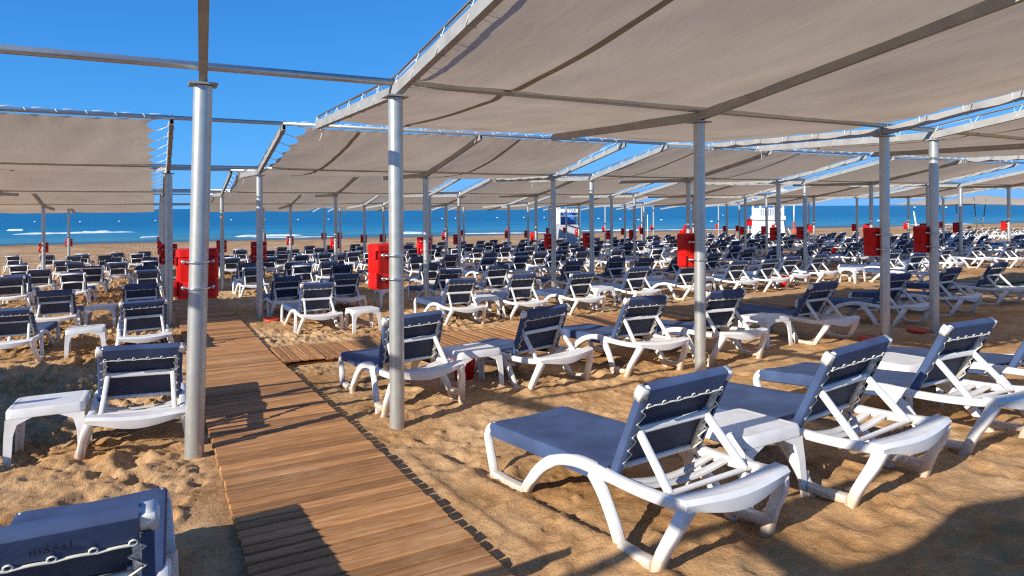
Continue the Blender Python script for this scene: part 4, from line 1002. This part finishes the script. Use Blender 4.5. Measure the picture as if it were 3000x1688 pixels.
# red board, flag poles, markers
v, u = pixd(2192.5, 46)
t = thing('red_board', 'bright red rectangular board on a short stake left of the white tower', 'sign', (v, u, gbase(v, u)), (0, 0, -.45))
mb = MB(); mb.box((0, 0, 1.42), (.50, .03, .46)); mb.build('board', M['red'], t); mb = MB(); mb.box((0, .03, .7), (.05, .03, 1.5)); mb.build('stake', M['white_paint'], t)
def pole(px, fw, h, lab, name='marker_pole', two=False, tilt=0, r=.03):
    v, u = pixd(px, fw); g = gbase(v, u); t = thing(name, lab, 'pole', (v, u, g), (0, tilt, -.45))
    if two:
        mb = MB(); mb.tube([(0, 0, -.3), (0, 0, h * .45)], r * 1.6, 8); mb.build('lower_shaft', M['red_rubber'], t)
        mb = MB(); mb.tube([(0, 0, h * .45), (0, 0, h)], r, 8); mb.build('upper_shaft', M['white_paint'], t)
    else:
        mb = MB(); mb.tube([(0, 0, -.3), (0, 0, h * .5), (0, 0, h)], [r, r, r * .85], 8); mb.build('shaft', M['white_paint'], t)
        mb = MB(); mb.lathe([(.03, h), (.05, h + .03), (.02, h + .08)], (0, 0, 0), 8); mb.build('finial', M['white_paint'], t)
pole(1897, 52, 1.9, 'thin white pole standing alone on the open sand before the water')
pole(2326, 48, 3.1, 'white pole with red wrapped lower half right of the lifeguard tower', two=True, r=.05)
pole(2690, 52, 2.0, 'leaning white pole right of a red box near the water', tilt=-.18, r=.055)

# beige sail roofs on V legs (far right)
def sail(px, fw, w, lab, zt, zl, rz):
    v, u = pixd(px, fw); g = gbase(v, u); t = thing('sail_roof', lab, 'sun roof', (v, u, g), (0, 0, rz), group='beige sail roofs far right')
    mb = MB(); N = 13; rows = []
    for i in range(N):
        a = -1 + 2 * i / (N - 1); row = []
        for j in range(N):
            b = -1 + 2 * j / (N - 1); hgt = zl + (zt - zl) * (1 - max(abs(a), abs(b))) ** 1.15 - .12 * (1 - abs(a)) * (abs(b) > .95) - .12 * (1 - abs(b)) * (abs(a) > .95)
            row.append((a * w / 2, b * w / 2, hgt))
        rows.append(row)
    mb.grid(rows); mb.grid([[(x, y, z - .03) for x, y, z in r_] for r_ in rows], flip=True); mb.build('cloth', M['tent'], t)
    for sx in (-1, 1):
        mb = MB(); y0 = -w * .30
        mb.tube([(sx * w * .30, y0, zl + .55), (sx * w * .30 + .32, y0, 0)], .04, 8); mb.tube([(sx * w * .30 + 1.0, y0, zl + .35), (sx * w * .30 + .62, y0, 0)], .04, 8); mb.tube([(sx * w * .30 + .17, y0, zl * .52), (sx * w * .30 + .83, y0, zl * .52)], .025, 6); mb.build('leg', M['cable'], t)
sail(2880, 56, 8.5, 'large beige sail roof on slanting legs above the white loungers', 3.35, 2.6, -.5)
sail(3080, 60, 8.5, 'beige sail roof cut by the right edge of the photo', 3.4, 2.65, -.4)
sail(2725, 66, 5.0, 'small brown-shaded sail roof behind a red box, left of the large beige one', 3.2, 2.75, -.2)

# ------------------------------------------------------------------ bather at the water's edge
v, u = pixd(1791, 78)
me = bpy.data.meshes.new('person'); 
J = [((0, 0, .86), .105), ((0, 0, 1.05), .10), ((0, 0, 1.25), .125), ((0, 0, 1.38), .10), ((0, .01, 1.47), .05), ((0, .02, 1.56), .075), ((0, .02, 1.66), .085), ((0, .015, 1.73), .055),
     ((.16, 0, 1.36), .052), ((.23, .02, 1.10), .042), ((.22, .12, .88), .034), ((.215, .15, .79), .03), ((-.16, 0, 1.36), .052), ((-.25, 0, 1.12), .042), ((-.22, .1, .92), .034), ((-.2, .13, .83), .03),
     ((.09, 0, .80), .085), ((.10, .03, .48), .06), ((.10, 0, .10), .042), ((.10, .12, .03), .035), ((-.09, 0, .80), .085), ((-.12, -.05, .48), .06), ((-.12, -.12, .10), .042), ((-.12, 0, .03), .035)]
E_ = [(0, 1), (1, 2), (2, 3), (3, 4), (4, 5), (5, 6), (6, 7), (3, 8), (8, 9), (9, 10), (10, 11), (3, 12), (12, 13), (13, 14), (14, 15), (0, 16), (16, 17), (17, 18), (18, 19), (0, 20), (20, 21), (21, 22), (22, 23)]
me.from_pydata([j[0] for j in J], E_, [])
po = bpy.data.objects.new('person', me); C.objects.link(po); po.modifiers.new('skin', 'SKIN'); sb_ = po.modifiers.new('sub', 'SUBSURF'); sb_.levels = 1; sb_.render_levels = 1
for i, (p, r) in enumerate(J): me.skin_vertices[0].data[i].radius = (r, r); me.skin_vertices[0].data[i].use_root = (i == 0)
dg = bpy.context.evaluated_depsgraph_get(); m2 = bpy.data.meshes.new_from_object(po.evaluated_get(dg)); bpy.data.objects.remove(po)
m2.materials.append(M['skin']); po = bpy.data.objects.new('person', m2); C.objects.link(po)
po.location = (v, u, SEA - .30); po.rotation_euler = (0, 0, .6); tag(po, 'bather in orange shorts standing at the water edge beyond the loungers', 'person')
mb = MB(); mb.lathe([(.155, .98), (.165, .85), (.16, .80)], (0, 0, 0), 12); mb.tube([(.09, 0, .83), (.105, .02, .55)], [.105, .095], 10); mb.tube([(-.09, 0, .83), (-.125, -.03, .55)], [.105, .095], 10); mb.build('shorts', M['shorts'], po)
mb = MB(); mb.lathe([(.02, 1.76), (.07, 1.74), (.093, 1.68), (.092, 1.63), (.07, 1.60)], (0, .0, 0), 12); mb.build('hair', M['hair'], po)

# ------------------------------------------------------------------ buoys
B = [(103, 650.5), (236, 650.5), (350, 649), (456, 647), (678, 645), (776, 644.5), (874, 644.5), (963, 643), (1256, 641.3), (1296, 641.3), (1457, 638.6), (1535, 637.4), (1754, 641), (1818, 642.5), (1871, 644.5), (1938, 645), (2085, 649.5), (2118, 631), (2574, 647), (2680, 607.8), (2772, 608), (470, 637), (1335, 640), (1595, 638)]
for k, (x, y) in enumerate(B):
    v, u, fw = pix(x, y, SEA); s = .26 if fw < 300 else 1.5
    mb = MB(); mb.lathe([(.05 * s, -.3 * s), (.75 * s, -.15 * s), (1.0 * s, .1 * s), (.8 * s, .42 * s), (.3 * s, .6 * s), (.06 * s, .62 * s)], (0, 0, 0), 10)
    o = mb.build('buoy', M['buoy']); o.location = (v, u, SEA); tag(o, 'white float on the blue water, ' + ORD[sorted(q[0] for q in B).index(x) + 1] + ' from left among the floats', 'buoy', 'white floats on the water')

# ------------------------------------------------------------------ world, sun, camera
w = bpy.data.worlds.new('World'); bpy.context.scene.world = w; w.use_nodes = True
nt = w.node_tree; bg = nt.nodes['Background']; sky = nt.nodes.new('ShaderNodeTexSky'); sky.sky_type = 'NISHITA'; sky.sun_disc = False
sky.sun_elevation = SUN_EL; sky.sun_rotation = PI / 2 - math.atan2(-math.sin(SUN_AZ), -math.cos(SUN_AZ)); sky.air_density = .6; sky.dust_density = 0; sky.ozone_density = 3.0; sky.altitude = 50
sp = nt.nodes.new('ShaderNodeSeparateColor'); cm = nt.nodes.new('ShaderNodeCombineColor'); nt.links.new(sky.outputs['Color'], sp.inputs[0])
def mth(op, i0, v1=None):
    n_ = nt.nodes.new('ShaderNodeMath'); n_.operation = op; nt.links.new(i0, n_.inputs[0])
    if v1 is not None: n_.inputs[1].default_value = v1
    return n_.outputs[0]
for k_, (amp_, wid_) in ((0, (1.3, 3.8)), (1, (2.95, 2.3)), (2, (5.9, 2.5))):
    e_ = mth('EXPONENT', mth('MULTIPLY', sp.outputs[k_], -1 / wid_)); n_ = nt.nodes.new('ShaderNodeMath'); n_.operation = 'SUBTRACT'; n_.inputs[0].default_value = 1; nt.links.new(e_, n_.inputs[1])
    nt.links.new(mth('MULTIPLY', n_.outputs[0], amp_), cm.inputs[k_])
nt.links.new(cm.outputs[0], bg.inputs['Color']); bg.inputs['Strength'].default_value = .12
sl = bpy.data.lights.new('sun', 'SUN'); sl.energy = 4.7; sl.angle = math.radians(.4); sl.color = (1, .93, .82)
so = bpy.data.objects.new('sun', sl); C.objects.link(so)
d = Vector((math.cos(SUN_EL) * math.cos(SUN_AZ), math.cos(SUN_EL) * math.sin(SUN_AZ), -math.sin(SUN_EL)))
so.rotation_euler = d.to_track_quat('-Z', 'Y').to_euler(); so.location = (-20, -10, 20)
cam = bpy.data.cameras.new('camera'); co = bpy.data.objects.new('camera', cam); C.objects.link(co)
cam.sensor_width = 36; cam.lens = 36 * F / 3000; cam.clip_end = 30000; cam.clip_start = .05
cam.shift_y = -(844 - 607.3) / 3000
fwd = Vector((ST, CT, 0)); right = Vector((CT, -ST, 0)); up = Vector((0, 0, 1)); a = -.0051
# image turned slightly: horizon rises to the right
r2 = right * math.cos(a) + up * math.sin(a); u2 = -right * math.sin(a) + up * math.cos(a)
Mx = Matrix((r2, u2, -fwd)).transposed().to_4x4(); Mx.translation = (0, 0, CAMH); co.matrix_world = Mx
bpy.context.scene.camera = co
sc = bpy.context.scene
sc.view_settings.view_transform = 'Standard'; sc.view_settings.look = 'None'; sc.view_settings.exposure = .56; sc.view_settings.gamma = 1
sc.cycles.use_denoising = False; sc.cycles.sample_clamp_indirect = 2.5; sc.cycles.max_bounces = 6; sc.cycles.diffuse_bounces = 4; sc.cycles.filter_width = 1.2; sc.cycles.use_adaptive_sampling = False
sc.render.resolution_x = 1024; sc.render.resolution_y = 576
